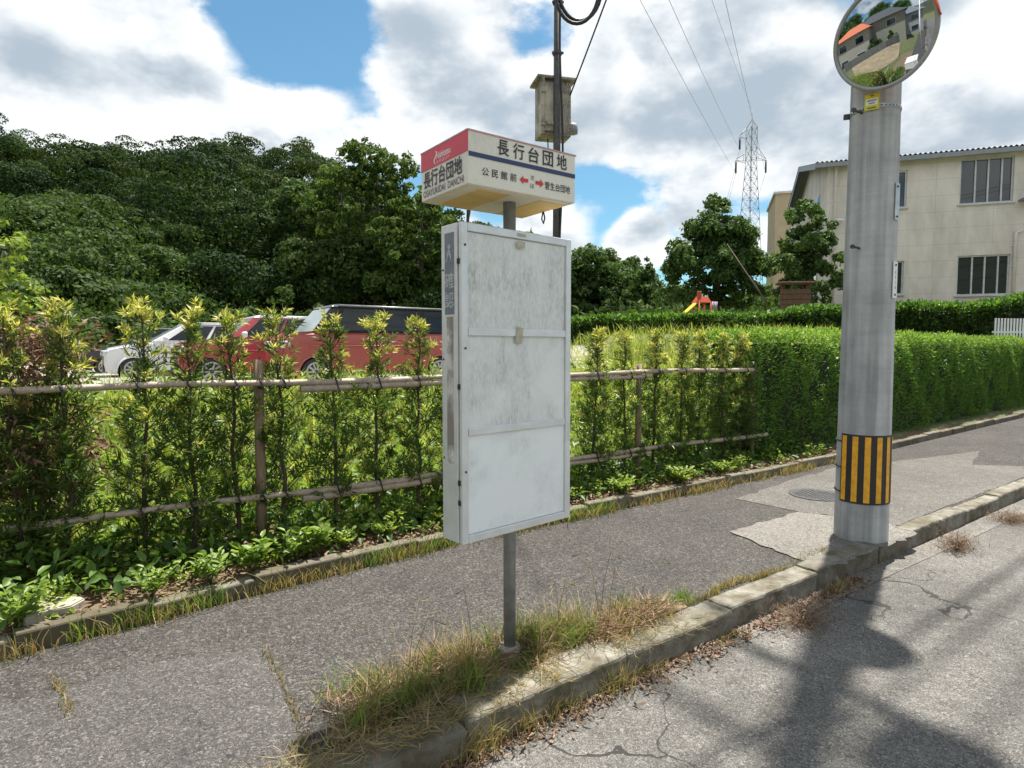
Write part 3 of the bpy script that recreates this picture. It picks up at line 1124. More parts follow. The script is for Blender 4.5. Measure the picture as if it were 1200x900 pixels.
def utility_pole():
    t = thing('utility_pole', 'thick grey concrete utility pole with yellow and black hazard wrap at the kerb', 'utility pole', PB, 0)
    bm = bmesh.new()
    tube(bm, [(0, 0, z) for z in (-0.3, 0, 1, 2, 4, 7, 11.5)], [pole_r(z) for z in (-0.3, 0, 1, 2, 4, 7, 11.5)], 48)
    obj('pole', bm, M_POLE, t)
    toc = math.atan2(-PB.y, -PB.x)           # angle that faces the camera
    # hazard wrap
    z0, z1 = 0.315, 0.865
    a0, a1 = toc - R(58), toc + R(150)        # wraps round to the right
    a0, a1 = toc - R(52), toc + R(128)

    def arc(bm_, aa, ab, za, zb, dr, n=6):
        lo, hi = [], []
        for i in range(n + 1):
            a = aa + (ab - aa) * i / n
            lo.append(bm_.verts.new((math.cos(a) * (pole_r(za) + dr), math.sin(a) * (pole_r(za) + dr), za)))
            hi.append(bm_.verts.new((math.cos(a) * (pole_r(zb) + dr), math.sin(a) * (pole_r(zb) + dr), zb)))
        for i in range(n):
            bm_.faces.new((lo[i], lo[i + 1], hi[i + 1], hi[i]))
    bm = bmesh.new()
    arc(bm, a0, a1, z0, z1, 0.004, 40)
    w = obj('hazard_wrap', bm, M_BLACK, t, smooth=True)
    step = (a1 - a0 - 0.03) / 7.0
    for i in range(7):
        bm = bmesh.new()
        aa = a0 + 0.05 + step * i
        arc(bm, aa + step * 0.04, aa + step * 0.52, z0 + 0.014, z1 - 0.014, 0.0065, 5)
        obj('stripe', bm, M_YELLOW, w, smooth=True)
    for zc in (0.80, 0.59, 0.39):
        bm = bmesh.new()
        pts = [(math.cos(a) * (pole_r(zc) + 0.006), math.sin(a) * (pole_r(zc) + 0.006), zc) for a in np.linspace(a1 - 0.05, a0 + 2 * math.pi + 0.05, 20)]
        tube(bm, pts, 0.005, 6)
        obj('cable_tie', bm, M_BLACK, t)
    # step bolts
    for zc, da in ((2.33, -24), (3.37, -30), (4.2, 150), (2.8, 160), (4.9, -24)):
        a = toc + R(da)
        bm = bmesh.new()
        r = pole_r(zc)
        d = Vector((math.cos(a), math.sin(a), 0))
        tube(bm, [d * (r - 0.01) + Vector((0, 0, zc)), d * (r + 0.10) + Vector((0, 0, zc + 0.003))], 0.009, 8)
        tube(bm, [d * (r + 0.10) + Vector((0, 0, zc + 0.003)), d * (r + 0.118) + Vector((0, 0, zc + 0.003))], 0.017, 8)
        obj('step_bolt', bm, M_DARKSTEEL, t)
    # perforated steel bands
    for zc in (3.40, 3.98):
        bm = bmesh.new()
        tube(bm, [(0, 0, zc - 0.016), (0, 0, zc + 0.016)], pole_r(zc) + 0.004, 40)
        bnd = obj('band', bm, M_GALV, t)
        bm = bmesh.new()
        for a in np.arange(0, 6.28, 0.17):
            d = Vector((math.cos(a), math.sin(a), 0))
            tube(bm, [d * (pole_r(zc) + 0.003) + Vector((0, 0, zc)), d * (pole_r(zc) + 0.006) + Vector((0, 0, zc))], 0.006, 6)
        obj('band_holes', bm, M_BLACK, bnd)
        bm = bmesh.new()
        a = toc - R(82)
        d = Vector((math.cos(a), math.sin(a), 0)) * (pole_r(zc) + 0.02)
        box(bm, (d.x, d.y, zc), (0.05, 0.03, 0.04), rz=a, bevel=0.004)
        obj('band_clamp', bm, M_DARKSTEEL, bnd)
    # yellow sticker
    a = toc - R(7)
    r = pole_r(3.43) + 0.012
    px_ = Vector((-math.sin(a), math.cos(a), 0))
    out = Vector((math.cos(a), math.sin(a), 0))
    fm = face_m(out * r + Vector((0, 0, 3.43)), px_, (0, 0, 1))
    bm = bmesh.new()
    box(bm, (0, 0, 0), (0.098, 0.118, 0.004), mat=fm)
    pl = obj('yellow_plate', bm, simple('plate_yellow', (0.62, 0.58, 0.04), 0.5), t)
    bm = bmesh.new()
    box(bm, (0, 0.0, 0.0025), (0.08, 0.05, 0.002), mat=fm)
    obj('white_field', bm, M_WHITEINK, pl)
    bm = bmesh.new()
    for i, (wx, yy) in enumerate(((0.062, 0.01), (0.04, -0.01), (0.02, 0.045), (0.06, -0.045))):
        for j in range(6):
            box(bm, ((j - 2.5) * wx / 6, yy, 0.004), (wx / 9, 0.009, 0.001), mat=fm)
    obj('lettering', bm, M_INK, pl)
    # number plates on the right
    for zc, lab in ((2.08, None), (2.68, None)):
        a = toc + R(66)
        r = pole_r(zc) + 0.006
        out = Vector((math.cos(a), math.sin(a), 0))
        px_ = Vector((-math.sin(a), math.cos(a), 0))
        fm = face_m(out * r + Vector((0, 0, zc)), px_, (0, 0, 1))
        bm = bmesh.new()
        box(bm, (0, 0, 0), (0.07, 0.28, 0.004), mat=fm)
        pl = obj('number_plate', bm, simple('plate_white', (0.75, 0.76, 0.76), 0.4) if zc < 2.5 else M_GALV, t)
        for yy in (-0.115, 0.115):
            bm = bmesh.new()
            tube(bm, [fm @ Vector((0, yy, 0)), fm @ Vector((0, yy, 0.008))], 0.008, 8)
            obj('rivet', bm, M_BLACK, pl)
        if zc < 2.5:
            for i, ch in enumerate('4114'):
                text_obj(ch, pl, face_m(out * (r + 0.003) + Vector((0, 0, zc + 0.06 - 0.04 * i)), px_, (0, 0, 1)), M_INK, h=0.028)
    # gear high on the pole, above the picture
    for zc, ln, ang in ((6.95, 1.5, 35.5 + 90), (9.3, 1.8, 35.5 + 90)):
        bm = bmesh.new()
        box(bm, (0, 0, zc), (ln, 0.075, 0.075), rz=R(ang), bevel=0.004)
        ca = obj('crossarm', bm, M_GALV, t)
        for q in (-0.42, -0.2, 0.2, 0.42):
            bm = bmesh.new()
            d = Vector((math.cos(R(ang)), math.sin(R(ang)), 0)) * ln * q
            tube(bm, [d + Vector((0, 0, zc + 0.03)), d + Vector((0, 0, zc + 0.1)), d + Vector((0, 0, zc + 0.2))], [0.03, 0.06, 0.035], 10)
            obj('insulator', bm, M_WHITEINK, ca)
    return t


utility_pole()


def cylinder_thing(name, label, cat, base, h, r, m, mcap):
    t = thing(name, label, cat, base)
    bm = bmesh.new()
    tube(bm, [(0, 0, 0), (0, 0, 0.03), (0, 0, h - 0.04), (0, 0, h)], [r * 0.9, r, r, r * 0.85], 24)
    obj('tank', bm, m, t)
    bm = bmesh.new()
    for k in range(12):
        a = k * math.pi / 6
        box(bm, (math.cos(a) * (r + 0.025), math.sin(a) * (r + 0.025), h / 2), (0.05, 0.012, h * 0.7), rz=a)
    obj('cooling_fins', bm, m, t)
    bm = bmesh.new()
    for k in range(3):
        tube(bm, [(0.12 * (k - 1), 0, h), (0.12 * (k - 1), 0, h + 0.16)], 0.025, 8)
    obj('bushings', bm, mcap, t)
    return t


o_ = Vector((DC[0], DC[1], 0))
cylinder_thing('transformer', 'grey pole transformer with cooling fins high on the concrete pole', 'transformer', PB + Vector((0.30, -0.42, 7.6)), 0.85, 0.27, M_STEELPOLE, M_WHITEINK)

# overhead cables on the street side
M_CABLE = M_BLACK


def cable(name, label, pts, r, parent=None):
    bm = bmesh.new()
    tube(bm, pts, r, 6)
    o = obj(name, bm, M_CABLE, parent)
    if parent is None:
        tag(o, label, 'cable')
    return o


def sag(a, b, sg, n=24):
    a, b = Vector(a), Vector(b)
    return [a.lerp(b, i / n) - Vector((0, 0, sg * 4 * (i / n) * (1 - i / n))) for i in range(n + 1)]


for i, (nn, zc, rr) in enumerate(((-0.35, 6.15, 0.020), (-0.62, 7.05, 0.011), (0.5, 7.05, 0.011), (-0.8, 9.5, 0.012), (-0.3, 9.55, 0.012), (-0.22, 5.5, 0.022))):
    c = PB + S(0, nn) + Vector((0, 0, zc))
    pts = sag(c - o_ * 28, c, 0.55)[:-1] + sag(c, c + o_ * 34, 0.7)
    o = cable('overhead_cable', ['thick telephone cable high over the kerb', 'thin road side power cable on the lower crossarm', 'thin hedge side power cable on the lower crossarm',
                                 'outer power cable on the middle crossarm', 'inner power cable on the middle crossarm', 'lowest thick cable bundle over the road edge'][i], pts, rr)


# convex mirror
def convex_mirror(center, nrm, radius, label, name='convex_mirror', Rs=1.75):
    t = thing(name, label, 'traffic mirror', center)
    nrm = Vector(nrm).normalized()
    q = nrm.to_track_quat('Z', 'Y').to_matrix().to_4x4()
    bm = bmesh.new()
    rings = []
    nr, ns = 14, 64
    sag0 = Rs - math.sqrt(Rs * Rs - radius * radius)
    for i in range(nr + 1):
        r = radius * i / nr
        h = math.sqrt(Rs * Rs - r * r) - Rs + sag0
        if i == 0:
            rings.append([bm.verts.new(q @ Vector((0, 0, h)))])
        else:
            rings.append([bm.verts.new(q @ Vector((r * math.cos(2 * math.pi * k / ns), r * math.sin(2 * math.pi * k / ns), h))) for k in range(ns)])
    for k in range(ns):
        bm.faces.new((rings[0][0], rings[1][k], rings[1][(k + 1) % ns]))
    for i in range(1, nr):
        for k in range(ns):
            bm.faces.new((rings[i][k], rings[i + 1][k], rings[i + 1][(k + 1) % ns], rings[i][(k + 1) % ns]))
    kmat = Mat('convex_mirror_glass')
    kmat.color((0.43, 0.48, 0.53))
    kmat.b.inputs['Metallic'].default_value = 1.0
    nz = kmat.noise(kmat.coord('Object'), 9, 5)
    kmat.rough(kmat.math('MULTIPLY', nz, 0.03))
    obj('mirror_glass', bm, kmat.m, t, smooth=True)
    bm = bmesh.new()
    pts = [q @ Vector(((radius + 0.008) * math.cos(2 * math.pi * k / 64), (radius + 0.008) * math.sin(2 * math.pi * k / 64), 0.0)) for k in range(65)]
    tube(bm, pts, 0.016, 10, cap=False)
    obj('rim', bm, simple('mirror_rim_grey', (0.33, 0.34, 0.35), 0.4, 0.5), t)
    bm = bmesh.new()
    rings = []
    for r, h in ((radius + 0.01, -0.005), (radius * 0.9, -0.05), (radius * 0.4, -0.085), (0.02, -0.09)):
        rings.append([bm.verts.new(q @ Vector((r * math.cos(2 * math.pi * k / 48), r * math.sin(2 * math.pi * k / 48), h))) for k in range(48)])
    for a, b in zip(rings, rings[1:]):
        for k in range(48):
            bm.faces.new((a[k], a[(k + 1) % 48], b[(k + 1) % 48], b[k]))
    bm.faces.new(rings[-1])
    OR = simple('mirror_orange', (0.72, 0.10, 0.02), 0.4)
    obj('back_shell', bm, OR, t, smooth=True)
    # orange hood over the top rim
    bm = bmesh.new()
    up = q.inverted() @ Vector((0, 0, 1))
    a_up = math.atan2(up.y, up.x) - R(40)
    vi, vo = [], []
    for k in range(33):
        a = a_up + (k / 32 - 0.5) * R(100)
        lift = 0.16 * math.cos((k / 32 - 0.5) * math.pi) ** 0.7 + 0.012
        c, s_ = math.cos(a), math.sin(a)
        vi.append([bm.verts.new(q @ Vector((c * (radius + 0.014), s_ * (radius + 0.014), -0.02))), bm.verts.new(q @ Vector((c * (radius + 0.03), s_ * (radius + 0.03), lift)))])
        vo.append([bm.verts.new(q @ Vector((c * (radius + 0.02), s_ * (radius + 0.02), -0.02))), bm.verts.new(q @ Vector((c * (radius + 0.036), s_ * (radius + 0.036), lift)))])
    for rows_ in (vi, vo):
        for a, b in zip(rows_, rows_[1:]):
            bm.faces.new((a[0], b[0], b[1], a[1]))
    for a, b, c, d in zip(vi, vi[1:], vo, vo[1:]):
        bm.faces.new((a[1], b[1], d[1], c[1]))
    obj('hood', bm, OR, t, smooth=True)
    # bracket to the pole
    bm = bmesh.new()
    pl = Vector((PB.x, PB.y, 0)) - Vector(center)
    axis_ = Vector((pl.x, pl.y, 0.05))
    tube(bm, [q @ Vector((0, 0, -0.085)), axis_ * 0.6, axis_], 0.022, 10)
    obj('bracket', bm, M_GALV, t)
    return t


MC = at_y(1035.5, 43, 4.55)
convex_mirror(MC, (-0.765, -0.555, -0.235), 0.335, 'round convex traffic mirror with orange hood on the concrete pole')

# manhole cover
bm = bmesh.new()
bmesh.ops.create_circle(bm, cap_ends=True, radius=0.27, segments=40)
r_ = bmesh.ops.extrude_face_region(bm, geom=list(bm.faces))
bmesh.ops.translate(bm, vec=(0, 0, 0.006), verts=[v for v in r_['geom'] if isinstance(v, bmesh.types.BMVert)])
for i in range(-4, 5):
    for j in range(-4, 5):
        if i * i + j * j < 18:
            box(bm, (i * 0.05, j * 0.05, 0.0075), (0.03, 0.03, 0.004))
mh = obj('manhole_cover', bm, simple('cast_iron', (0.06, 0.06, 0.06), 0.7, 0.4, 0.4, 30))
mh.location = on_z(957, 580, 0.005)
tag(mh, 'dark round iron manhole cover in the pale sidewalk beside the concrete pole', 'manhole cover')

# ------------------------------------------------------------------ bamboo fence
FN = 4.52


def bed_z(s_, n_):
    return float(height(*S(s_, n_)[:2]))


def s_at_px(px, n_=FN):
    u = (px - 600) / 710.0
    # X = u Y on the line n = n_
    t_ = n_ / (-DC[1] * u + DC[0])
    return to_s(u * t_, t_)[0]


def bamboo_fence():
    t = thing('bamboo_fence', 'weathered two rail bamboo fence tied in front of the thin shrubs', 'fence', S(3, FN, 0.1))
    base = Vector(t.location)

    def P(s_, dn, z):
        return S(s_, FN + dn, z) - base
    s0, s1 = s_at_px(-60) - 1.0, s_at_px(884)
    # posts
    for px in (-75, 304, 560, 752, 886):
        sp = s_at_px(px)
        bm = bmesh.new()
        tube(bm, [P(sp, 0.04, -0.2), P(sp, 0.04, 0.8), P(sp, 0.04, 1.47 if px < 500 else 1.38)], [0.038, 0.035, 0.033], 14)
        obj('post', bm, M_POST, t)
    # rails of overlapping bamboo poles
    segs = [(s0, s_at_px(250), 0, 0.0), (s_at_px(150), s_at_px(478), 0, 0.0), (s_at_px(350), s_at_px(760), 0.004, -0.045), (s_at_px(480), s_at_px(880), 0, 0.0)]
    for z_l, z_r in ((1.315, 1.285), (0.525, 0.43)):
        for i, (a, b, dn, dz) in enumerate(segs):
            if z_l < 1 and i == 3: b = s_at_px(898)
            n_ = max(8, int((b - a) / 0.12))
            pts, rad = [], []
            r0, r1 = (0.027, 0.019) if i % 2 == 0 else (0.019, 0.026)
            for k in range(n_ + 1):
                f_ = k / n_
                s_ = a + (b - a) * f_
                z = z_l + (z_r - z_l) * (s_ - s0) / (s1 - s0) + dz + 0.008 * math.sin(s_ * 2.1 + i)
                r = r0 + (r1 - r0) * f_
                if k % 3 == 1:
                    for e, q in ((-0.012, 1.0), (0.0, 1.17), (0.012, 1.0)):
                        pts.append(P(s_ + e, -0.03 - dn + (0.03 if i % 2 else 0) * 0, z))
                        rad.append(r * q)
                else:
                    pts.append(P(s_, -0.03 - dn, z))
                    rad.append(r)
            bm = bmesh.new()
            tube(bm, pts, rad, 12)
            obj('rail', bm, M_BAMBOO, t)
    # dark ties at posts and stems
    for z_l, z_r in ((1.31, 1.28), (0.52, 0.43)):
        for px in (-40, 15, 71, 160, 219, 275, 304, 331, 392, 442, 488, 560, 600, 645, 697, 736, 752, 769, 800, 823, 846, 872):
            s_ = s_at_px(px)
            z = z_l + (z_r - z_l) * (s_ - s0) / (s1 - s0) - (0.02 if px > 350 and px < 760 else 0)
            bm = bmesh.new()
            pts = []
            hz = 0.055 if 350 < px < 760 else 0.036
            for k in range(13):
                a = 2 * math.pi * k / 12
                pts.append(P(s_ + 0.008 * math.sin(a * 2), -0.02 + 0.042 * math.cos(a), z + hz * math.sin(a)))
            tube(bm, pts, 0.006, 6, cap=False)
            tube(bm, [P(s_, -0.06, z), P(s_ + 0.012, -0.07, z - 0.045)], 0.004, 5)
            obj('tie', bm, M_BLACK, t)


bamboo_fence()


# ------------------------------------------------------------------ shrubs along the fence
def shrub_meshes(seed, full=1.0, H=1.72):
    rs = np.random.default_rng(seed)
    bm = bmesh.new()
    wob = [(rs.normal() * 0.012, rs.normal() * 0.012, z) for z in np.linspace(0, H - 0.05, 8)]
    wob[0] = (0, 0, -0.1)
    tube(bm, wob, list(np.linspace(0.017, 0.005, 8)), 8)
    P, A, Yg = [], [], []
    nb = int(72 * full)
    for i in range(nb):
        f_ = (i + rs.uniform(0, 1)) / nb
        z = 0.12 + f_ * (H - 0.2)
        if z < 1.0:
            L = rs.uniform(0.13, 0.30)
        else:
            L = rs.uniform(0.05, 0.17) * (1.05 - 0.4 * (z - 1.0))
        if rs.uniform() < 0.07: L *= 1.4
        az = i * 2.399 + rs.normal() * 0.5
        el = R(rs.uniform(25, 60))
        d = np.array([math.cos(az) * math.cos(el), math.sin(az) * math.cos(el), math.sin(el)])
        b0 = np.array([0, 0, z])
        mid = b0 + d * L * 0.5 + np.array([0, 0, -0.01])
        end = b0 + d * L
        tube(bm, [b0, mid, end], [0.004, 0.003, 0.002], 4, cap=False)
        ns = max(2, int(L / 0.045))
        for k in range(ns):
            q = 0.3 + 0.7 * (k + rs.uniform(0.3, 1)) / ns
            p = b0 + d * L * q + rs.normal(size=3) * 0.014
            ax = d * 0.6 + np.array([0, 0, 0.6]) + rs.normal(size=3) * 0.45
            ax /= np.linalg.norm(ax)
            young = rs.uniform() < np.interp(p[2], [0.6, 1.15, 1.5, 1.75], [0.015, 0.22, 0.50, 0.8]) * (1.0 if q > 0.6 else 0.35)
            m_ = 11 if not young else 13
            sl = rs.uniform(0.04, 0.08)
            for j in range(m_):
                a2 = j * 2.4 + rs.uniform(0, 6)
                u = np.cross(ax, [0.3, 0.5, 0.2]); u /= np.linalg.norm(u)
                v = np.cross(ax, u)
                rad = u * math.cos(a2) + v * math.sin(a2)
                la = ax * rs.uniform(0.35, 1.0) + rad * rs.uniform(0.6, 1.0)
                P.append(p + ax * sl * (j / m_))
                A.append(la / np.linalg.norm(la))
                Yg.append(young)
    # leader tuft
    for k in range(3):
        p = np.array([rs.normal() * 0.02, rs.normal() * 0.02, H - 0.06 - 0.04 * k])
        for j in range(22):
            la = np.array([rs.normal() * 0.6, rs.normal() * 0.6, rs.uniform(0.2, 1.2)])
            P.append(p + np.array([0, 0, 0.003 * j])); A.append(la / np.linalg.norm(la)); Yg.append(rs.uniform() < 0.85)
    return bm, np.array(P), np.array(A), np.array(Yg)


PROTO = []


def make_shrub(seed, full=1.0, H=1.72):
    t = thing('garden_shrub', 'x', 'shrub', (0, 0, -50))
    bm, P, A, Yg = shrub_meshes(seed, full, H)
    obj('stem', bm, M_TWIG, t)
    n = len(P)
    V = leaf_diamonds(P, A, rng.uniform(0.045, 0.085, n), rng.uniform(0.008, 0.013, n), 0.05)
    mesh_np('foliage', V[~Yg], QUAD, L_POD, t)
    Vy = leaf_diamonds(P[Yg], A[Yg], rng.uniform(0.04, 0.07, Yg.sum()), rng.uniform(0.010, 0.015, Yg.sum()), 0.05)
    mesh_np('young_leaves', Vy, QUAD, L_YOUNG, t)
    return t


protos = [make_shrub(11), make_shrub(23), make_shrub(37), make_shrub(51), make_shrub(64, 1.35), make_shrub(71, 1.35)]
SH = [(-40, 1.75, 0), (15, 1.76, 1), (71, 1.80, 4), (160, 1.83, 0), (217, 1.80, 1), (275, 1.79, 2), (331, 1.80, 3), (392, 1.77, 1), (440, 1.79, 0), (490, 1.78, 2),
      (540, 1.76, 3), (590, 1.76, 1), (640, 1.74, 0), (697, 1.72, 4), (736, 1.70, 2), (769, 1.72, 5), (800, 1.70, 4), (823, 1.72, 5), (846, 1.70, 4), (868, 1.72, 5)]
SHL = ['yellow tipped thin shrub at the left end of the bamboo fence',
       'bushy yellow tipped shrub in front of the brown withered shrub',
       'bushy yellow tipped shrub to the right of the brown withered shrub',
       'thin yellow tipped shrub in front of the white car bonnet',
       'thin yellow tipped shrub in front of the white car windscreen',
       'thin yellow tipped shrub in front of the red hatchback headlamp',
       'thin yellow tipped shrub just right of the tall wooden fence post',
       'thin yellow tipped shrub in front of the red wagon windscreen',
       'thin yellow tipped shrub in front of the red wagon front door',
       'thin yellow tipped shrub next to the left edge of the notice board',
       'thin shrub behind the left edge of the notice board', 'thin shrub behind the middle of the notice board', 'thin shrub behind the right edge of the notice board',
       'first full yellow tipped shrub right of the notice board',
       'slim yellow tipped shrub just left of the short fence post right of the board',
       'full yellow tipped shrub just right of the short fence post right of the board',
       'third shrub from where the clipped hedge begins, right of two fuller ones',
       'dense yellowish shrub, next but two to the clipped hedge', 'dense yellowish shrub, next but one to the clipped hedge', 'dense yellowish shrub touching the end of the clipped hedge']
used = set()
for i, ((px, top, pi), lab) in enumerate(zip(SH, SHL)):
    o = protos[pi] if pi not in used else copy_tree(protos[pi])
    used.add(pi)
    s_ = s_at_px(px, FN + 0.04)
    p = S(s_, FN + 0.05 + random.uniform(-.03, .03))
    zb = 0.13
    o.location = (p.x, p.y, zb)
    o.rotation_euler = (random.uniform(-.03, .03), random.uniform(-.03, .03), random.uniform(0, 6.28))
    k = (top - zb) / 1.70
    o.scale = (k * random.uniform(0.95, 1.1), k * random.uniform(0.95, 1.1), k)
    tag(o, lab, 'shrub', 'thin shrubs along the bamboo fence')


def leaf_ball(center, rad, n, L, W, shell=0.35, zmin=-9):
    v = rand_dirs(n)
    r = rng.uniform(shell, 1.0, n) ** 0.5
    P = np.array(center) + v * r[:, None] * np.array(rad)
    P = P[P[:, 2] > zmin]
    A = unit(v[:len(P)] + rng.normal(size=(len(P), 3)) * 0.7)
    return P, A


# withered brown shrub behind the fence
p = S(s_at_px(38, 4.85), 4.85)
t = thing('withered_shrub', 'brown withered shrub behind the left part of the bamboo fence', 'shrub', (p.x, p.y, 0.2))
bm = bmesh.new()
for k in range(7):
    a = k * 0.9
    tube(bm, [(0.03 * math.cos(a), 0.03 * math.sin(a), -0.1), (0.12 * math.cos(a), 0.12 * math.sin(a), 0.8), (0.2 * math.cos(a), 0.2 * math.sin(a), 1.4)], [0.014, 0.01, 0.004], 6)
obj('stem', bm, M_TWIG, t)
PP, AA = [], []
for k in range(70):
    c = (rng.normal() * 0.14, rng.normal() * 0.14, rng.uniform(0.35, 1.5))
    P_, A_ = leaf_ball(c, (0.09, 0.09, 0.12), 45, 0, 0)
    PP.append(P_); AA.append(A_ + np.array([0, 0, -0.5]))
P_, A_ = np.concatenate(PP), unit(np.concatenate(AA))
mesh_np('foliage', leaf_diamonds(P_, A_, rng.uniform(0.04, 0.08, len(P_)), rng.uniform(0.012, 0.022, len(P_)), 0.1), QUAD, L_DEAD, t)


# ------------------------------------------------------------------ clipped hedges
def hedge(name, label, path, width, z0f, z1f, density, L, W, m, mtop, core_m, noise_amp=0.08, top_extra=1.0):
    """path: list of (x, y) centre points"""
    t = thing(name, label, 'hedge', (path[0][0], path[0][1], 0))
    base = np.array([path[0][0], path[0][1], 0])
    pts = np.array(path, float)
    seg = np.linalg.norm(np.diff(pts, axis=0), axis=1)
    cum = np.concatenate([[0], np.cumsum(seg)])
    T = cum[-1]

    def at(d):
        return np.stack([np.interp(d, cum, pts[:, 0]), np.interp(d, cum, pts[:, 1])], 1)

    def nrm(d):
        e = at(np.minimum(d + 0.05, T)) - at(np.maximum(d - 0.05, 0))
        e = e / np.linalg.norm(e, axis=1, keepdims=True)
        return np.stack([-e[:, 1], e[:, 0]], 1)
    # dark twiggy core
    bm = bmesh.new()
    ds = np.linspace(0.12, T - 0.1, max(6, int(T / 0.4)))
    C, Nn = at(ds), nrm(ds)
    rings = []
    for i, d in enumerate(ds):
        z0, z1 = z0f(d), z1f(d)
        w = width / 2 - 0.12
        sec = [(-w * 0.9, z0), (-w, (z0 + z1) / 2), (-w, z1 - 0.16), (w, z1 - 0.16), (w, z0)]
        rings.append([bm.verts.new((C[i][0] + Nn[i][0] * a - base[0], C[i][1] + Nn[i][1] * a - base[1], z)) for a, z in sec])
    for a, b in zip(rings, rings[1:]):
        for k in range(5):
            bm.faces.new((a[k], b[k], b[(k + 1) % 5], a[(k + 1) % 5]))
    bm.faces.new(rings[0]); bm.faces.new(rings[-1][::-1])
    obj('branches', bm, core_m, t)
    # leaves on every outer side
    Hh = z1f(T / 2) - z0f(T / 2)
    PP, AA, TT = [], [], []
    # lumps of clipped growth
    for side in ('front', 'back', 'top', 'end0', 'end1'):
        if side in ('front', 'back'): area = T * Hh
        elif side == 'top': area = T * width * top_extra
        else: area = width * Hh
        n = int(area * density * (0.35 if side == 'back' else 1.0))
        d = rng.uniform(0, T, n)
        if side == 'end0': d = np.zeros(n) + rng.uniform(0, 0.05, n)
        if side == 'end1': d = np.full(n, T)
        z0 = np.array([z0f(x) for x in d]) if n < 400 else np.interp(d, np.linspace(0, T, 60), [z0f(x) for x in np.linspace(0, T, 60)])
        z1 = np.interp(d, np.linspace(0, T, 60), [z1f(x) for x in np.linspace(0, T, 60)])
        a = rng.uniform(-1, 1, n) * width / 2
        fz = rng.uniform(0, 1, n)
        lump = noise_amp * (np.sin(d * 5.1 + fz * 7) * 0.5 + np.sin(d * 11.7 - fz * 9 + 1) * 0.35 + np.sin(d * 2.3 + 2 + fz * 3) * 0.6)
        depth = np.abs(rng.normal(0, 0.055, n))
        if side == 'front': a = -width / 2 + depth - lump * 0.6 + 0.12 * np.clip(fz - 0.85, 0, 1)
        if side == 'back': a = width / 2 - depth + lump * 0.6
        if side == 'top': fz = np.ones(n)
        hol = np.sin(d * 3.3 + fz * 5) * np.sin(d * 7.1 - fz * 8 + 2) + 0.5 * np.sin(d * 13.7 + fz * 17)
        if side == 'front':
            kp = rng.uniform(size=n) > np.where(hol > 0.5, 0.72, 0.0) + np.clip(0.3 - fz, 0, .3) * 1.6
            d, a, fz, z0, z1, depth, lump = (q_[kp] for q_ in (d, a, fz, z0, z1, depth, lump))
            n = len(d)
        z = z0 + fz * (z1 - z0)
        if side == 'top': z = z - depth + lump * 0.7
        c, nn_ = at(d), nrm(d)
        P = np.stack([c[:, 0] + nn_[:, 0] * a, c[:, 1] + nn_[:, 1] * a, z], 1) - base
        out = {'front': np.stack([-nn_[:, 0], -nn_[:, 1], np.full(n, 0.55)], 1), 'back': np.stack([nn_[:, 0], nn_[:, 1], np.full(n, 0.4)], 1),
               'top': np.tile([0, 0, 1.0], (n, 1)), 'end0': np.tile([-0.6, -0.5, 0.5], (n, 1)), 'end1': np.tile([0.6, 0.5, 0.5], (n, 1))}[side]
        A = unit(out * 0.8 + rng.normal(size=(n, 3)) * 0.65)
        PP.append(P); AA.append(A)
        TT.append((rng.uniform(size=n) < (0.75 if side == 'top' else np.clip((fz - 0.72) * 2.2, 0.03, 0.6))))
    P, A, Tp = np.concatenate(PP), np.concatenate(AA), np.concatenate(TT)
    n = len(P)
    V = leaf_diamonds(P, A, rng.uniform(0.7, 1.3, n) * L, rng.uniform(0.7, 1.3, n) * W, 0.06)
    mesh_np('foliage', V[~Tp], QUAD, m, t)
    mesh_np('young_leaves', V[Tp], QUAD, mtop, t)
    return t


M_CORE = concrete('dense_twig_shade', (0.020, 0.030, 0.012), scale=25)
hs0 = s_at_px(893, 4.5)
path = [S(s_, edge_n(s_) + 0.32 + 0.5)[:2] for s_ in np.arange(hs0 - 0.15, 30, 1.0)]
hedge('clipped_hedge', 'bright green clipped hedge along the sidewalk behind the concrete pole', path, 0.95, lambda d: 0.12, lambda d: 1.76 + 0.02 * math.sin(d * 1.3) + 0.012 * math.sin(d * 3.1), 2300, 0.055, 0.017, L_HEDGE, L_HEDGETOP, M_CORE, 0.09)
path2 = [at_y(px, 400, Y)[:2] for px, Y in ((664, 16.6), (760, 16.8), (900, 17), (1050, 16.8), (1200, 16.2), (1330, 15.6))]
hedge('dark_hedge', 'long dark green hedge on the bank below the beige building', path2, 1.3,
      lambda d: 1.6, lambda d: float(np.interp(d, [0, 2.5, 6, 9.5, 12, 14, 18], [2.20, 2.42, 2.50, 2.66, 2.86, 3.18, 3.5])) + 0.06 * math.sin(d * 2.2) + 0.05 * math.sin(d * 0.9 + 1), 950, 0.12, 0.055, L_DARKHEDGE, L_HEDGE, M_CORE, 0.12)


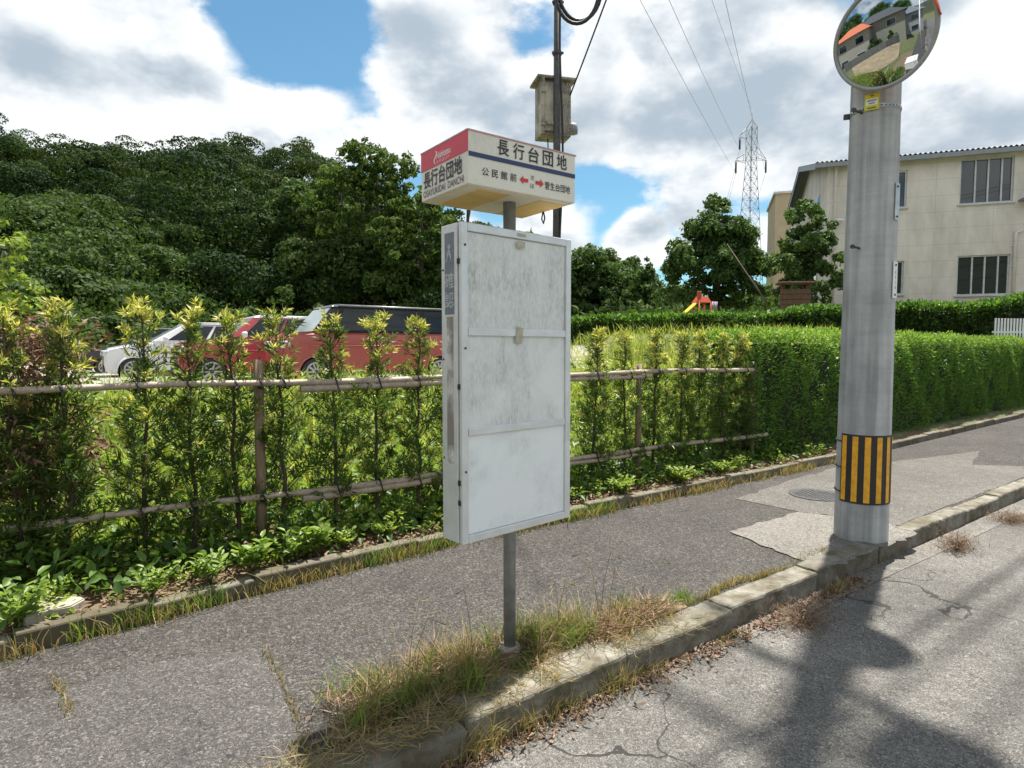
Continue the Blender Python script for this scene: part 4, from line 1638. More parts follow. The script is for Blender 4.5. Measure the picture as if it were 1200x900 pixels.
# ------------------------------------------------------------------ trees
def tree(name, label, loc, blobs, trunk_r, L, W, dens, m, group=None, airy=0.0, lean=0.0):
    """blobs: crown clumps (dx, dy, z, rx, rz) above loc"""
    t = thing(name, label, 'tree', loc, 0, group)
    top = max(b[2] for b in blobs)
    bm = bmesh.new()
    zc = np.mean([b[2] for b in blobs])
    tr = [(0, 0, -0.4), (lean * 0.2, 0.03, zc * 0.3), (lean * 0.6, -0.04, zc * 0.7), (lean, 0, zc), (lean * 1.3, 0, top)]
    tube(bm, tr, [trunk_r * 1.25, trunk_r, trunk_r * 0.75, trunk_r * 0.5, trunk_r * 0.15], 10)
    for b in blobs:
        z0 = max(zc * 0.35, b[2] - 1.2 * b[4] - 0.5 * abs(b[0]))
        st = Vector((lean * min(1, z0 / max(zc, .1)), 0, min(z0, top)))
        en = Vector((b[0], b[1], b[2]))
        mid = st.lerp(en, 0.5) + Vector((0, 0, -0.12 * (en - st).length))
        tube(bm, [st, mid, en], [trunk_r * 0.42, trunk_r * 0.28, trunk_r * 0.1], 6)
    obj('trunk', bm, M_BARK, t)
    PP, AA = [], []
    for (dx, dy, z, rx, rz) in blobs:
        nsub = max(8, int(24 * (rx * rx * rz) ** 0.33 * (1 - airy * 0.35)))
        dirs = rand_dirs(nsub, 0.25)
        for d in dirs:
            q = rng.uniform(0.45, 1.0)
            c = np.array([dx, dy, z]) + d * q * np.array([rx, rx, rz])
            r = rng.uniform(0.17, 0.36) * min(rx, rz) * (1 - 0.2 * airy)
            n = int(max(20, 1.7 * dens * r * r))
            v = rand_dirs(n, 0.2)
            P = c + v * (rng.uniform(0.25, 1.2, n) ** 0.5)[:, None] * r * np.array([1.3, 1.3, 0.9]) + rng.normal(size=(n, 3)) * 0.1 * r
            PP.append(P)
            AA.append(unit(v * 0.8 + d * 0.4 + np.array([0, 0, 0.15])))
    P, A = np.concatenate(PP), np.concatenate(AA)
    n = len(P)
    mesh_np('crown', leaf_facing(P, A, 0.55, rng.uniform(0.7, 1.35, n) * L, rng.uniform(0.7, 1.3, n) * W), QUAD, m, t)
    return t


def gz(x, y):
    return float(height(x, y))


def place_tree(px, Y, top_py, blobs_rel, name, label, trunk_r, L, W, dens, m, group=None, airy=0, lean=0, sink=0.2, wide=1.0):
    """blobs_rel in units: (x in metres, y, fraction of height, rx m, rz m)"""
    c = at_y(px, 400, Y)
    z = gz(c.x, Y) - sink
    H = at_y(px, top_py, Y).z - z
    blobs = [(b[0] * wide, b[1], b[2] * H, b[3] * wide, b[4]) for b in blobs_rel]
    return tree(name, label, (c.x, Y, z), blobs, trunk_r, L, W, dens, m, group, airy, lean)


# two garden trees by the building
place_tree(838, 22, 224, [(0, 0, 0.84, 0.55, 0.75), (-0.2, 0, 0.68, 1.05, 0.9), (0.45, 0.2, 0.66, 0.9, 0.8), (-0.7, -0.2, 0.48, 1.15, 0.9), (0.7, 0, 0.46, 1.1, 0.9), (0, -0.5, 0.45, 1.2, 0.9), (-0.9, 0, 0.3, 0.9, 0.6), (0.8, 0.1, 0.28, 1.0, 0.6), (0.1, 0.4, 0.93, 0.3, 0.45)],
           'garden_tree', 'full rounded dark green tree in front of the pylon', 0.16, 0.17, 0.085, 1700, L_TREED, wide=1.1)
place_tree(945, 20, 233, [(0, 0, 0.86, 0.62, 0.6), (-0.25, 0, 0.68, 0.75, 0.6), (0.35, 0, 0.62, 0.75, 0.6), (-0.3, 0, 0.5, 0.85, 0.6), (0.4, 0.1, 0.42, 0.8, 0.55), (-0.05, 0, 0.33, 0.9, 0.5), (0.3, 0, 0.24, 0.8, 0.4)],
           'garden_tree', 'narrow uneven green tree at the left corner of the beige building', 0.13, 0.15, 0.075, 2300, L_TREED, wide=1.25)
# bare pole leaning branch behind the round tree
p0, p1, p2 = at_y(897, 352, 19.6), at_y(876, 322, 20.2), at_y(852, 286, 20.6)
bm = bmesh.new()
tube(bm, [p0 - Vector((0, 0, .3)), p0, p1, p2], [0.035, 0.035, 0.026, 0.012], 8)
tag(obj('leaning_stake', bm, M_BARK), 'bare slanting wooden stake leaning on the rounded tree', 'stake')

# small trees far right of the bus stop
RT = [(690, 44, 292, 'broad dark tree just right of the notice board, beyond the dark hedge', [(0, 0, .8, 2.2, 1.5), (-1.6, 0, .6, 2.0, 1.5), (1.7, 0, .62, 2.2, 1.5), (0, 0, .4, 2.8, 1.6)], L_TREED),
      (728, 46, 306, 'broad dark tree behind the round lime bush', [(0, 0, .8, 2.2, 1.4), (-1.5, 0, .6, 2, 1.5), (1.4, 0, .55, 2, 1.4), (0, 0, .35, 2.6, 1.4)], L_TREED),
      (758, 42, 306, 'dark pointed conifer between the lime bush and the rounded tree', [(0, 0, .88, .5, .9), (0, 0, .68, .9, 1.0), (0, 0, .45, 1.2, 1.1), (0, 0, .25, 1.3, .9)], L_TREED),
      (785, 48, 330, 'low grey green tree just left of the rounded tree', [(0, 0, .75, 1.6, 1.0), (-1, 0, .5, 1.5, 1.0), (1, 0, .45, 1.6, 1.0)], L_TREE),
      (885, 34, 338, 'low olive tree between the two garden trees', [(0, 0, .7, 1.3, .9), (-.9, 0, .5, 1.1, .8), (.9, 0, .45, 1.1, .8)], L_TREE)]
for px, Y, tp, lab, bl, m in RT:
    place_tree(px, Y, tp, bl, 'background_tree', lab, 0.16, 0.30, 0.16, 330, m, 'trees beyond the dark hedge', lean=0.1)
place_tree(726, 31, 330, [(0, 0, .75, .8, .5), (-.5, 0, .5, .8, .6), (.5, 0, .5, .8, .6), (0, -.3, .35, 1.1, .6)], 'round_bush', 'rounded light green bush right of the notice board beyond the dark hedge', 0.1, 0.2, 0.1, 700, L_CREEP)

# tall trees behind the wagon
BT = [(440, 39, 158, 'tall airy tree with an open crown left of the header box', [(-.2, 0, .91, 1.2, .9), (.8, 0, .85, 1.3, .9), (-1.1, 0, .8, 1.3, 1.0), (0, .2, .82, 1.3, 1.0), (1.5, 0, .74, 1.1, .8), (.2, 0, .72, 1.3, .9), (-1.2, 0, .6, 1.3, 1.0), (1.1, 0, .62, 1.3, 1.0), (0, 0, .48, 1.9, 1.3), (-1, 0, .33, 1.7, 1.2), (1.3, 0, .34, 1.7, 1.2)], L_TREE, .1),
      (398, 43, 188, 'tall bushy dark tree left of the airy tree', [(0, 0, .88, 1.0, 1.1), (-.9, 0, .74, 1.3, 1.1), (.9, 0, .7, 1.3, 1.2), (0, 0, .58, 1.8, 1.3), (-1.2, 0, .42, 1.7, 1.3), (1.1, 0, .4, 1.6, 1.3), (0, 0, .25, 2, 1.2)], L_TREE, .2),
      (352, 46, 205, 'dark tree with a ragged top below the ridge', [(0, 0, .86, 1.3, 1.3), (-1.1, 0, .68, 1.5, 1.3), (1.2, 0, .66, 1.5, 1.3), (0, 0, .45, 2.2, 1.5), (0, 0, .25, 2.2, 1.2)], L_TREED, .1),
      (492, 36, 216, 'broad leafy tree directly behind the header box', [(0, 0, .86, 1.4, 1.0), (-1.2, 0, .74, 1.3, .9), (1.3, 0, .76, 1.4, .9), (0, 0, .6, 2, 1.2), (-1.3, 0, .45, 1.5, 1.1), (1.3, 0, .45, 1.7, 1.1), (0, 0, .28, 2.1, 1.1)], L_TREE, .1),
      (545, 38, 182, 'leafy tree whose top shows just left above the notice board', [(-.9, 0, .92, .8, .6), (.4, 0, .8, 1.3, 1.0), (-1.1, 0, .68, 1.3, 1.0), (1.0, 0, .6, 1.5, 1.1), (0, 0, .42, 2.1, 1.2)], L_TREE, .35),
      (604, 42, 262, 'leafy tree hidden behind the notice board', [(0, 0, .8, 1.6, 1.1), (-1.3, 0, .6, 1.5, 1.1), (1.3, 0, .6, 1.6, 1.1), (0, 0, .35, 2.2, 1.2)], L_TREE, .1),
      (650, 44, 285, 'dark tree at the right edge of the notice board', [(0, 0, .8, 1.7, 1.1), (-1.3, 0, .6, 1.5, 1.1), (1.3, 0, .55, 1.6, 1.1), (0, 0, .35, 2.2, 1.2)], L_TREED, .1)]
for px, Y, tp, lab, bl, m, airy in BT:
    place_tree(px, Y, tp, bl, 'woodland_tree', lab, 0.2, 0.27, 0.15, 380, m, 'tall trees behind the parking lot', airy=airy, lean=0.2, wide=1.45 if px < 480 else 1.15)
place_tree(332, 30, 322, [(0, 0, .78, .7, .6), (-.3, 0, .5, .9, .7), (.3, 0, .35, 1.0, .6)], 'round_bush', 'pale olive bush above the roof of the red hatchback', 0.08, 0.2, 0.1, 560, L_CREEP)
place_tree(372, 29, 345, [(0, 0, .7, .9, .5), (-.9, 0, .5, .9, .5), (.9, 0, .45, .9, .5)], 'round_bush', 'low olive bush left of the red wagon roof', 0.08, 0.2, 0.1, 560, L_CREEP)
place_tree(-8, 10.5, 248, [(0, 0, .92, .45, .3), (.25, 0, .8, .5, .35), (-.4, 0, .75, .6, .4), (.35, 0, .62, .5, .35), (0, 0, .45, .8, .5), (-.3, 0, .25, .8, .4)], 'lime_tree', 'bright lime green sapling at the left edge beyond the fence', 0.06, 0.12, 0.065, 1300, L_LIME, airy=.2)

# ------------------------------------------------------------------ wooded hill (one mass) and creeper slope
PP, NN = [], []
cnt = 0
for Y in np.arange(38, 96, 5.0):
    for X in np.arange(-108, 16, 5.0):
        x = X + rng.uniform(-2.2, 2.2)
        y = Y + rng.uniform(-2.2, 2.2)
        px = 600 + 710 * x / y
        if px < -330 or px > 610: continue
        z = gz(x, y)
        if z < 0.9 and y > 60: continue
        if px < 215 and y < 57: continue
        r = rng.uniform(2.3, 4.2)
        hgt = rng.uniform(1.6, 4.4)
        vis = 1.0 if -60 < px < 560 else 0.35
        cen = np.array([x, y, z + hgt])
        for d in rand_dirs(15, 0.55):
            dd = unit(d * np.array([1, 1, 0.8]) + np.array([0, -0.2, 0]))
            c = cen + dd * np.array([r, r, r * 0.8]) * rng.uniform(0.75, 1.0)
            rr = rng.uniform(0.75, 1.35)
            n = int(190 * vis)
            v = unit(rand_dirs(n, 0.35) + dd * 0.4)
            PP.append(c + v * rr * (rng.uniform(0.6, 1, n) ** 0.5)[:, None] * np.array([1.25, 1.25, 0.75]))
            NN.append(unit(v * 0.8 + dd * 0.5))
        cnt += 1
P, A = np.concatenate(PP), np.concatenate(NN)
n = len(P)
print('forest crowns', cnt, 'leaves', n)
forest = mesh_np('forest', leaf_facing(P, A, 0.45, rng.uniform(0.17, 0.36, n), rng.uniform(0.12, 0.24, n)), QUAD, L_FOREST)
tag(forest, 'dense dark green woodland covering the hill', 'woodland', kind='stuff')

PP, NN = [], []
for Y in np.arange(21, 46, 1.9):
    for X in np.arange(-50, -8, 1.9):
        x = X + rng.uniform(-.9, .9)
        y = Y + rng.uniform(-.9, .9)
        px = 600 + 710 * x / y
        z = gz(x, y)
        if z < 0.95 or px > 300 or px < -200: continue
        r = rng.uniform(0.8, 1.9)
        cen = np.array([x, y, z + rng.uniform(0, .5)])
        for d in rand_dirs(9, 0.6):
            c = cen + d * np.array([r, r, r * .8]) * rng.uniform(.6, 1.0)
            rr = rng.uniform(.3, .6) * r
            n = int(150 * rr)
            v = unit(rand_dirs(n, .3) + d * .4)
            PP.append(c + v * rr * (rng.uniform(.4, 1.1, n) ** .5)[:, None] * np.array([1.2, 1.2, .8]))
            NN.append(unit(v * .8 + d * .4))
P, A = np.concatenate(PP), np.concatenate(NN)
n = len(P)
cre = mesh_np('creepers', leaf_facing(P, A, 0.5, rng.uniform(0.15, 0.34, n), rng.uniform(0.09, 0.2, n)), QUAD, L_CREEP)
tag(cre, 'green bushes and creepers covering the nearer slope at the left', 'undergrowth', kind='stuff')
# low scrub on the flat ground behind the cars
n = 26000
x = rng.uniform(-24, 26, n); y = rng.uniform(26, 46, n)
px = 600 + 710 * x / y
keep = (px > 60) & (px < 950)
x, y = x[keep], y[keep]; n = len(x)
z = height(x, y) + np.abs(np.sin(x * 0.9 + np.cos(y))) * 1.1 * rng.uniform(0, 1, n) + rng.uniform(0, 0.5, n)
P = np.stack([x, y, z], 1)
scr = mesh_np('scrub', leaf_diamonds(P, unit(rng.normal(size=(n, 3)) + np.array([0, -.2, .4])), rng.uniform(0.25, 0.5, n), rng.uniform(0.14, 0.28, n), 0.08, 0.5), QUAD, L_CREEP)
tag(scr, 'low green scrub behind the parked cars', 'scrub', kind='stuff')


# ------------------------------------------------------------------ grasses and weeds
def grass(name, label, P, H, W, m, leanamt=0.5, bend=0.6, kind='stuff', parent=None):
    n = len(P)
    near = np.hypot(P[:, 0] + 0.03, P[:, 1] - 2.86) < 0.14
    H = np.where(near, 0.45, 1.0) * H
    ang = rng.uniform(0, 2 * np.pi, n)
    la = rng.uniform(0.1, 1.0, n) * leanamt
    lean = np.stack([np.cos(ang) * la, np.sin(ang) * la, np.zeros(n)], 1)
    o = mesh_np(name, blades(P, H, lean, W, bend), BLADE, m, parent)
    if parent is None: tag(o, label, 'grass', kind=kind)
    return o


def Sn(s_, n_, z):
    return np.stack([DC[0] * s_ - DC[1] * n_, DC[1] * s_ + DC[0] * n_, z], 1)


# tall meadow between fence and lot
n = 26000
s_ = rng.uniform(-3.5, 11, n)
n_ = 4.85 + rng.uniform(0, 1, n) ** 1.2 * 5.2
ok_ = (s_ < 6.3) | (n_ > 5.7)
s_, n_ = s_[ok_], n_[ok_]
n = len(s_)
P = Sn(s_, n_, np.zeros(n))
P[:, 2] = height(P[:, 0], P[:, 1]) - 0.02
patchy = 0.65 + 0.5 * np.abs(np.sin(s_ * 2.3) * np.cos(n_ * 1.9 + s_))
grass('meadow_grass', 'tall bright green grass between the fence and the parking lot', P, rng.uniform(0.25, 0.62, n) * patchy, rng.uniform(0.010, 0.024, n), L_GRASS, 0.75)
n = 9000
x_ = rng.uniform(0.2, 9, n)
y_ = rng.uniform(8.5, 16.5, n)
ok_ = to_s(x_, y_)[1] > 5.75
x_, y_ = x_[ok_], y_[ok_]
n = len(x_)
P = np.stack([x_, y_, height(x_, y_) - 0.02], 1)
grass('bank_grass', 'green grass on the bank below the dark hedge', P, rng.uniform(0.12, 0.4, n), rng.uniform(0.012, 0.03, n), L_GRASS, 0.8)
# leafy weeds amid it
n = 9000
s_ = rng.uniform(-3.5, 9, n)
n_ = 4.8 + rng.uniform(0, 1, n) ** 1.3 * 4.0
P = Sn(s_, n_, np.zeros(n))
P[:, 2] = height(P[:, 0], P[:, 1]) + rng.uniform(0.05, 0.6, n) * (0.5 + 0.5 * np.abs(np.sin(s_ * 3.1 + n_)))
A = unit(rng.normal(size=(n, 3)) + np.array([0, 0, 0.35]))
o = mesh_np('meadow_weeds', leaf_ovate(P, A, rng.uniform(0.06, 0.13, n), rng.uniform(0.03, 0.06, n)), OVATE, L_WEED)
tag(o, 'leafy bright green weeds behind the bamboo fence', 'weeds', kind='stuff')
# undergrowth in the bed under the shrubs
n = 11500
s_ = rng.uniform(-3.5, 8.5, n)
w = rng.uniform(0, 1, n)
n_ = np.interp(s_, [e[0] for e in ED], [e[1] for e in ED]) + 0.14 + w * 0.75
clump = np.abs(np.sin(s_ * 4.3 + np.cos(n_ * 5)) * np.cos(n_ * 3.7 + s_ * 1.9))
z = 0.12 + rng.uniform(0, 1, n) * (0.05 + 0.42 * np.clip(w * 1.2, 0, 1) * (0.35 + 0.65 * clump))
keep = rng.uniform(size=n) < (0.25 + 0.75 * np.clip(w * 1.8 - 0.15, 0, 1))
P = Sn(s_, n_, z)[keep]
m_ = len(P)
o = mesh_np('undergrowth', leaf_ovate(P, unit(rng.normal(size=(m_, 3)) + np.array([0.1, -0.3, 0.15])), rng.uniform(0.045, 0.11, m_), rng.uniform(0.025, 0.06, m_)), OVATE, L_UNDER)
tag(o, 'dark leafy undergrowth in the planting bed below the shrubs', 'undergrowth', kind='stuff')
# small bright seedlings near the edging
n = 5200
cl = rng.uniform(-3, 8.3, 90)
k_ = rng.integers(0, 90, n)
s_ = cl[k_] + rng.normal(0, 0.055, n)
n_ = np.interp(s_, [e[0] for e in ED], [e[1] for e in ED]) + 0.10 + np.abs(rng.uniform(0, .42, 90)[k_] + rng.normal(0, .04, n))
P = Sn(s_, n_, 0.11 + rng.uniform(0, 1, n) * rng.uniform(.05, .22, 90)[k_])
A = unit(rng.normal(size=(n, 3)) * np.array([1, 1, .5]) + np.array([0, 0, .25]))
o = mesh_np('seedlings', leaf_ovate(P, A, rng.uniform(.018, .05, n), rng.uniform(.010, .03, n)), OVATE, L_LIME)
tag(o, 'small bright seedlings scattered along the planting bed', 'seedlings', kind='stuff')
# dead leaves and litter on the bed
n = 5000
s_ = rng.uniform(-3, 9, n)
n_ = np.interp(s_, [e[0] for e in ED], [e[1] for e in ED]) + 0.06 + rng.uniform(0, 0.5, n)
P = Sn(s_, n_, 0.09 + 0.05 * rng.uniform(0, 1, n))
A = rng.normal(size=(n, 3)); A[:, 2] *= 0.25
o = mesh_np('leaf_litter', leaf_diamonds(P, unit(A), rng.uniform(0.03, 0.07, n), rng.uniform(0.01, 0.025, n), 0.1, 1.5), QUAD, L_DRY)
tag(o, 'brown fallen leaves on the planting bed', 'leaf litter', kind='stuff')
# short grass along the edging
n = 5200
s_ = rng.uniform(-2.0, 9.5, n)
n_ = np.interp(s_, [e[0] for e in ED], [e[1] for e in ED]) - np.abs(rng.normal(0, 0.045, n)) - 0.005
dens = np.abs(np.sin(s_ * 1.9) + 0.7 * np.sin(s_ * 5.3 + 1))
keep = rng.uniform(size=n) < np.clip(dens, 0.12, 1)
P = Sn(s_, n_, np.zeros(n))[keep]
m_ = len(P)
grass('edging_grass', 'short yellowish grass along the edging stones', P, rng.uniform(0.03, 0.13, m_) * np.where(rng.uniform(size=m_) < .1, 1.8, 1), rng.uniform(0.004, 0.008, m_), L_STRAW, 0.9)
n = 1500
s_ = rng.uniform(-2.2, 4.5, n)
n_ = np.interp(s_, [e[0] for e in ED], [e[1] for e in ED]) - np.abs(rng.normal(0, 0.03, n))
keep = np.sin(s_ * 3.7 + 0.5) > 0.1
P = Sn(s_, n_, np.zeros(n))[keep]; m_ = len(P)
grass('edging_grass', 'green grass tufts at the foot of the edging stones', P, rng.uniform(0.05, 0.18, m_), rng.uniform(0.005, 0.010, m_), L_GREENTUFT, 0.8)
# soil strip and grass round the bus stop pole
bm = bmesh.new()
rows = []
for s_ in np.arange(0.75, 2.95, 0.05):
    wd = float(np.interp(s_, [0.75, 0.95, 1.2, 1.8, 2.6, 3.4, 4.3], [0.06, 0.28, 0.34, 0.27, 0.12, 0.03, 0.03])) * random.uniform(0.75, 1.15)
    rows.append([bm.verts.new(S(s_, 2.262, 0.012)), bm.verts.new(S(s_, 2.262 + wd * 0.5, 0.026 + random.uniform(-.006, .006))), bm.verts.new(S(s_, 2.262 + wd, 0.003))])
for a, b in zip(rows, rows[1:]):
    for i in range(2):
        bm.faces.new((a[i], b[i], b[i + 1], a[i + 1]))
tag(obj('verge_soil', bm, M_LITTER, smooth=True), kind='structure')


def clumped(n, s0, s1, wf, cl):
    cs = rng.uniform(s0, s1, cl)
    cn = 2.26 + rng.uniform(0, 1, cl) * np.array([wf(a) for a in cs])
    wt = rng.uniform(0.2, 1, cl) ** 2
    k = rng.choice(cl, n, p=wt / wt.sum())
    ch = rng.uniform(0.35, 1.15, cl)
    return cs[k] + rng.normal(0, 0.038, n), cn[k] + rng.normal(0, 0.03, n), ch[k]


wf = lambda a: float(np.interp(a, [0.6, 0.85, 1.3, 1.8, 2.6, 3.4, 4.3], [0.10, 0.30, 0.34, 0.27, 0.15, 0.06, 0.03]))
s_, n_, ch = clumped(4300, 0.9, 2.8, wf, 120)
hh = np.interp(s_, [0.8, 1.4, 1.8, 2.2, 2.8], [0.14, 0.25, 0.26, 0.18, 0.08])
P = Sn(s_, n_, np.full(len(s_), 0.005))
grass('verge_grass', 'dry straw coloured grass around the foot of the bus stop pole', P, ch * hh * rng.uniform(0.3, 1.15, len(s_)), rng.uniform(0.002, 0.0055, len(s_)), L_STRAW, 1.25, 0.8)
s_, n_, ch = clumped(2000, 0.85, 3.0, wf, 40)
P = Sn(s_, n_, np.full(len(s_), 0.005))
grass('verge_grass', 'green grass tufts mixed into the dry grass by the bus stop pole', P, ch * rng.uniform(0.07, 0.27, len(s_)) * np.interp(s_, [1.9, 2.7], [1, .55]), rng.uniform(0.003, 0.007, len(s_)), L_GREENTUFT, 1.0, 0.7)
# straw matted over the kerb top
n = 1500
s_ = rng.choice([0.6, 0.75, 0.95, 1.1, 1.25, 1.5, 1.75, 2.3, 2.6], n) + rng.normal(0, 0.08, n)
P = Sn(s_, rng.uniform(2.06, 2.28, n), np.full(n, 0.03))
A = rng.normal(size=(n, 3)); A[:, 2] = np.abs(A[:, 2]) * 0.2
o = mesh_np('kerb_straw', leaf_diamonds(P, unit(A), rng.uniform(0.05, 0.16, n), rng.uniform(0.002, 0.005, n), 0.1, 1.0), QUAD, L_STRAW)
tag(o, 'pale straw matted over the kerb near the bus stop pole', 'straw', kind='stuff')
# flattened dead stems
n = 2200
s_, n_, ch = clumped(n, 0.8, 2.7, wf, 120)
A = rng.normal(size=(n, 3)); A[:, 2] = np.abs(A[:, 2]) * 0.25
P = Sn(s_, n_, np.full(n, 0.03) + rng.uniform(0, .03, n))
o = mesh_np('dead_stems', leaf_diamonds(P, unit(A), rng.uniform(0.06, 0.2, n), rng.uniform(0.003, 0.007, n), 0.12, 1.0), QUAD, L_DRY)
tag(o, 'brown flattened stems lying in the verge grass', 'dead stems', kind='stuff')
# yellow low grass on the kerb joint towards the concrete pole
n = 2600
s_ = rng.uniform(2.3, 4.6, n)
n_ = 2.275 + np.abs(rng.normal(0, 0.028, n)) + 0.03 * (np.sin(s_ * 6) > 0.5)
keep = rng.uniform(size=n) < np.clip(0.5 + 0.6 * np.sin(s_ * 4.1), 0.15, 1)
P = Sn(s_, n_, np.zeros(n))[keep]; m_ = len(P)
grass('kerb_grass', 'low yellow grass growing along the back of the kerb', P, rng.uniform(0.015, 0.06, m_), rng.uniform(0.003, 0.007, m_), L_STRAW, 1.1)
# grass at the road side foot of the kerb
n = 1500
cs = np.array([0.4, 0.7, 0.95, 1.2, 1.3, 1.55, 1.75, 2.1, 2.35, 3.0, 4.25])
k = rng.integers(0, len(cs), n)
s_ = cs[k] + rng.normal(0, 0.07, n)
n_ = 2.085 - np.abs(rng.normal(0, 0.035, n))
P = Sn(s_, n_, np.full(n, ROAD_Z))
hh = np.array([.16, .2, .14, .18, .2, .16, .14, .2, .1, .06, .1])[k]
grass('gutter_grass', 'mixed green and dry grass at the road side foot of the kerb', P, hh * rng.uniform(0.3, 1.0, n), rng.uniform(0.003, 0.007, n), L_STRAW, 1.0)
n = 2200
s_ = rng.uniform(0.2, 4.6, n)
P = Sn(s_, 2.08 - np.abs(rng.normal(0, 0.06, n)), np.full(n, ROAD_Z + 0.004) + rng.uniform(0, 0.02, n))
A = rng.normal(size=(n, 3)); A[:, 2] = np.abs(A[:, 2]) * 0.2
o = mesh_np('gutter_litter', leaf_diamonds(P, unit(A), rng.uniform(0.015, 0.06, n), rng.uniform(0.005, 0.018, n), 0.12, 1.5), QUAD, L_DRY)
tag(o, 'brown leaf bits lying in the gutter', 'leaf litter', kind='stuff')
# thin line of weeds in the sidewalk joints
pa = [on_z(x, y, 0.004) for x, y in ((308, 762), (330, 800), (350, 850), (362, 900))]
pb = [on_z(x, y, 0.004) for x, y in ((60, 790), (72, 810), (84, 838))]
pts = []
for line in (pa, pb):
    for a, b in zip(line, line[1:]):
        for _ in range(70):
            if random.random() < 0.75:
                q = a.lerp(b, random.random() ** 0.7)
                pts.append((q.x + random.gauss(0, .012), q.y + random.gauss(0, .012), 0.003))
P = np.array(pts)
grass('joint_grass', 'sparse dry grass in the sidewalk joints', P, rng.uniform(0.01, 0.045, len(P)), rng.uniform(0.003, 0.007, len(P)), L_STRAW, 1.2)
# long seed stems leaning over the sidewalk
bm = bmesh.new()
for k in range(16):
    s0_ = random.uniform(1.0, 2.6)
    a = S(s0_, 2.28 + random.uniform(0, .2), 0.02)
    d = Vector((random.uniform(-1, 1), random.uniform(-.4, 1), 0)).normalized() * random.uniform(.08, .22)
    h = random.uniform(.22, .42)
    tube(bm, [a, a + d * .3 + Vector((0, 0, h * .6)), a + d * .7 + Vector((0, 0, h)), a + d * 1.3 + Vector((0, 0, h * .93))], [0.0015, 0.0013, 0.0012, 0.003], 4)
tag(obj('seed_stems', bm, L_STRAW), 'long pale seed stems arching above the verge grass', 'grass', kind='stuff')


# individual weeds in the bed
def weed_proto(seed, nst, hmax, L, W, m):
    rs = np.random.default_rng(seed)
    t = thing('weed_plant', 'x', 'weed')
    bm = bmesh.new()
    P, A = [], []
    for k in range(nst):
        a = k * 2.4 + rs.uniform(0, 1)
        h = hmax * rs.uniform(0.5, 1.0)
        r = rs.uniform(0.03, 0.13)
        e = Vector((math.cos(a) * r, math.sin(a) * r, h))
        tube(bm, [(0, 0, -0.02), e * 0.5 + Vector((0, 0, h * .1)), e], [0.003, 0.0025, 0.0015], 5)
        for j in range(9):
            f_ = 0.35 + 0.65 * j / 8
            p = np.array(e) * f_
            b = j * 2.4 + a
            P.append(p); A.append([math.cos(b), math.sin(b), 0.35 + 0.3 * f_])
    obj('stem', bm, simple('weed_stem', (0.10, 0.16, 0.04), 0.6), t)
    P, A = np.array(P), unit(np.array(A))
    n = len(P)
    mesh_np('leaves', leaf_ovate(P, A, rng.uniform(0.7, 1.2, n) * L, rng.uniform(0.7, 1.2, n) * W), OVATE, m, t)
    return t


WP = [weed_proto(1, 13, 0.19, 0.05, 0.026, L_WEED), weed_proto(2, 18, 0.13, 0.042, 0.026, L_LIME), weed_proto(3, 7, 0.27, 0.085, 0.05, L_WEED)]
WS = [(252, 690, 0, 1.0, 'bright green leafy weed on the edging left of the middle of the bed'), (298, 668, 2, .9, 'tall broad leaved weed between the fence post foot and the edging'),
      (345, 655, 0, 1.1, 'leafy weed at the edging below the second thin shrub from the post'), (372, 648, 2, 1.0, 'upright pale green weed by the edging below the red wagon'),
      (402, 640, 1, 1.0, 'low lime weed at the edging below the wagon door'), (450, 628, 1, .9, 'small lime weed near the left of the notice board foot'), (500, 612, 1, 1.1, 'spreading lime weed beside the lower left corner of the notice board'),
      (676, 600, 1, .9, 'small lime weed just right of the lower notice board'), (730, 578, 1, 1.2, 'lime weed cluster below the short fence post'), (800, 565, 1, 1.4, 'largest lime weed cluster on the edging between board and concrete pole'),
      (850, 556, 1, 1.2, 'lime weed cluster nearest the clipped hedge'), (180, 702, 0, .9, 'pale weed beside the flat concrete slab'), (120, 660, 2, 1.1, 'broad leaved weed behind the flat concrete slab'),
      (40, 690, 2, 1.1, 'broad leaved weed at the far left of the bed'), (18, 745, 0, 1.2, 'weed hanging over the edging at the left edge'), (1175, 375, 0, .1, None)]
usedw = set()
for px, py, k, sc, lab in WS:
    if lab is None: continue
    o = WP[k] if k not in usedw else copy_tree(WP[k])
    usedw.add(k)
    p = on_z(px, py, 0.11)
    ss, nn = to_s(p.x, p.y)
    if nn < edge_n(ss) + 0.12:
        p = S(ss, edge_n(ss) + 0.12, 0.10)
    o.location = p
    o.rotation_euler = (0, 0, random.uniform(0, 6))
    o.scale = (sc, sc, sc)
    tag(o, lab, 'weed', 'weeds in the planting bed')


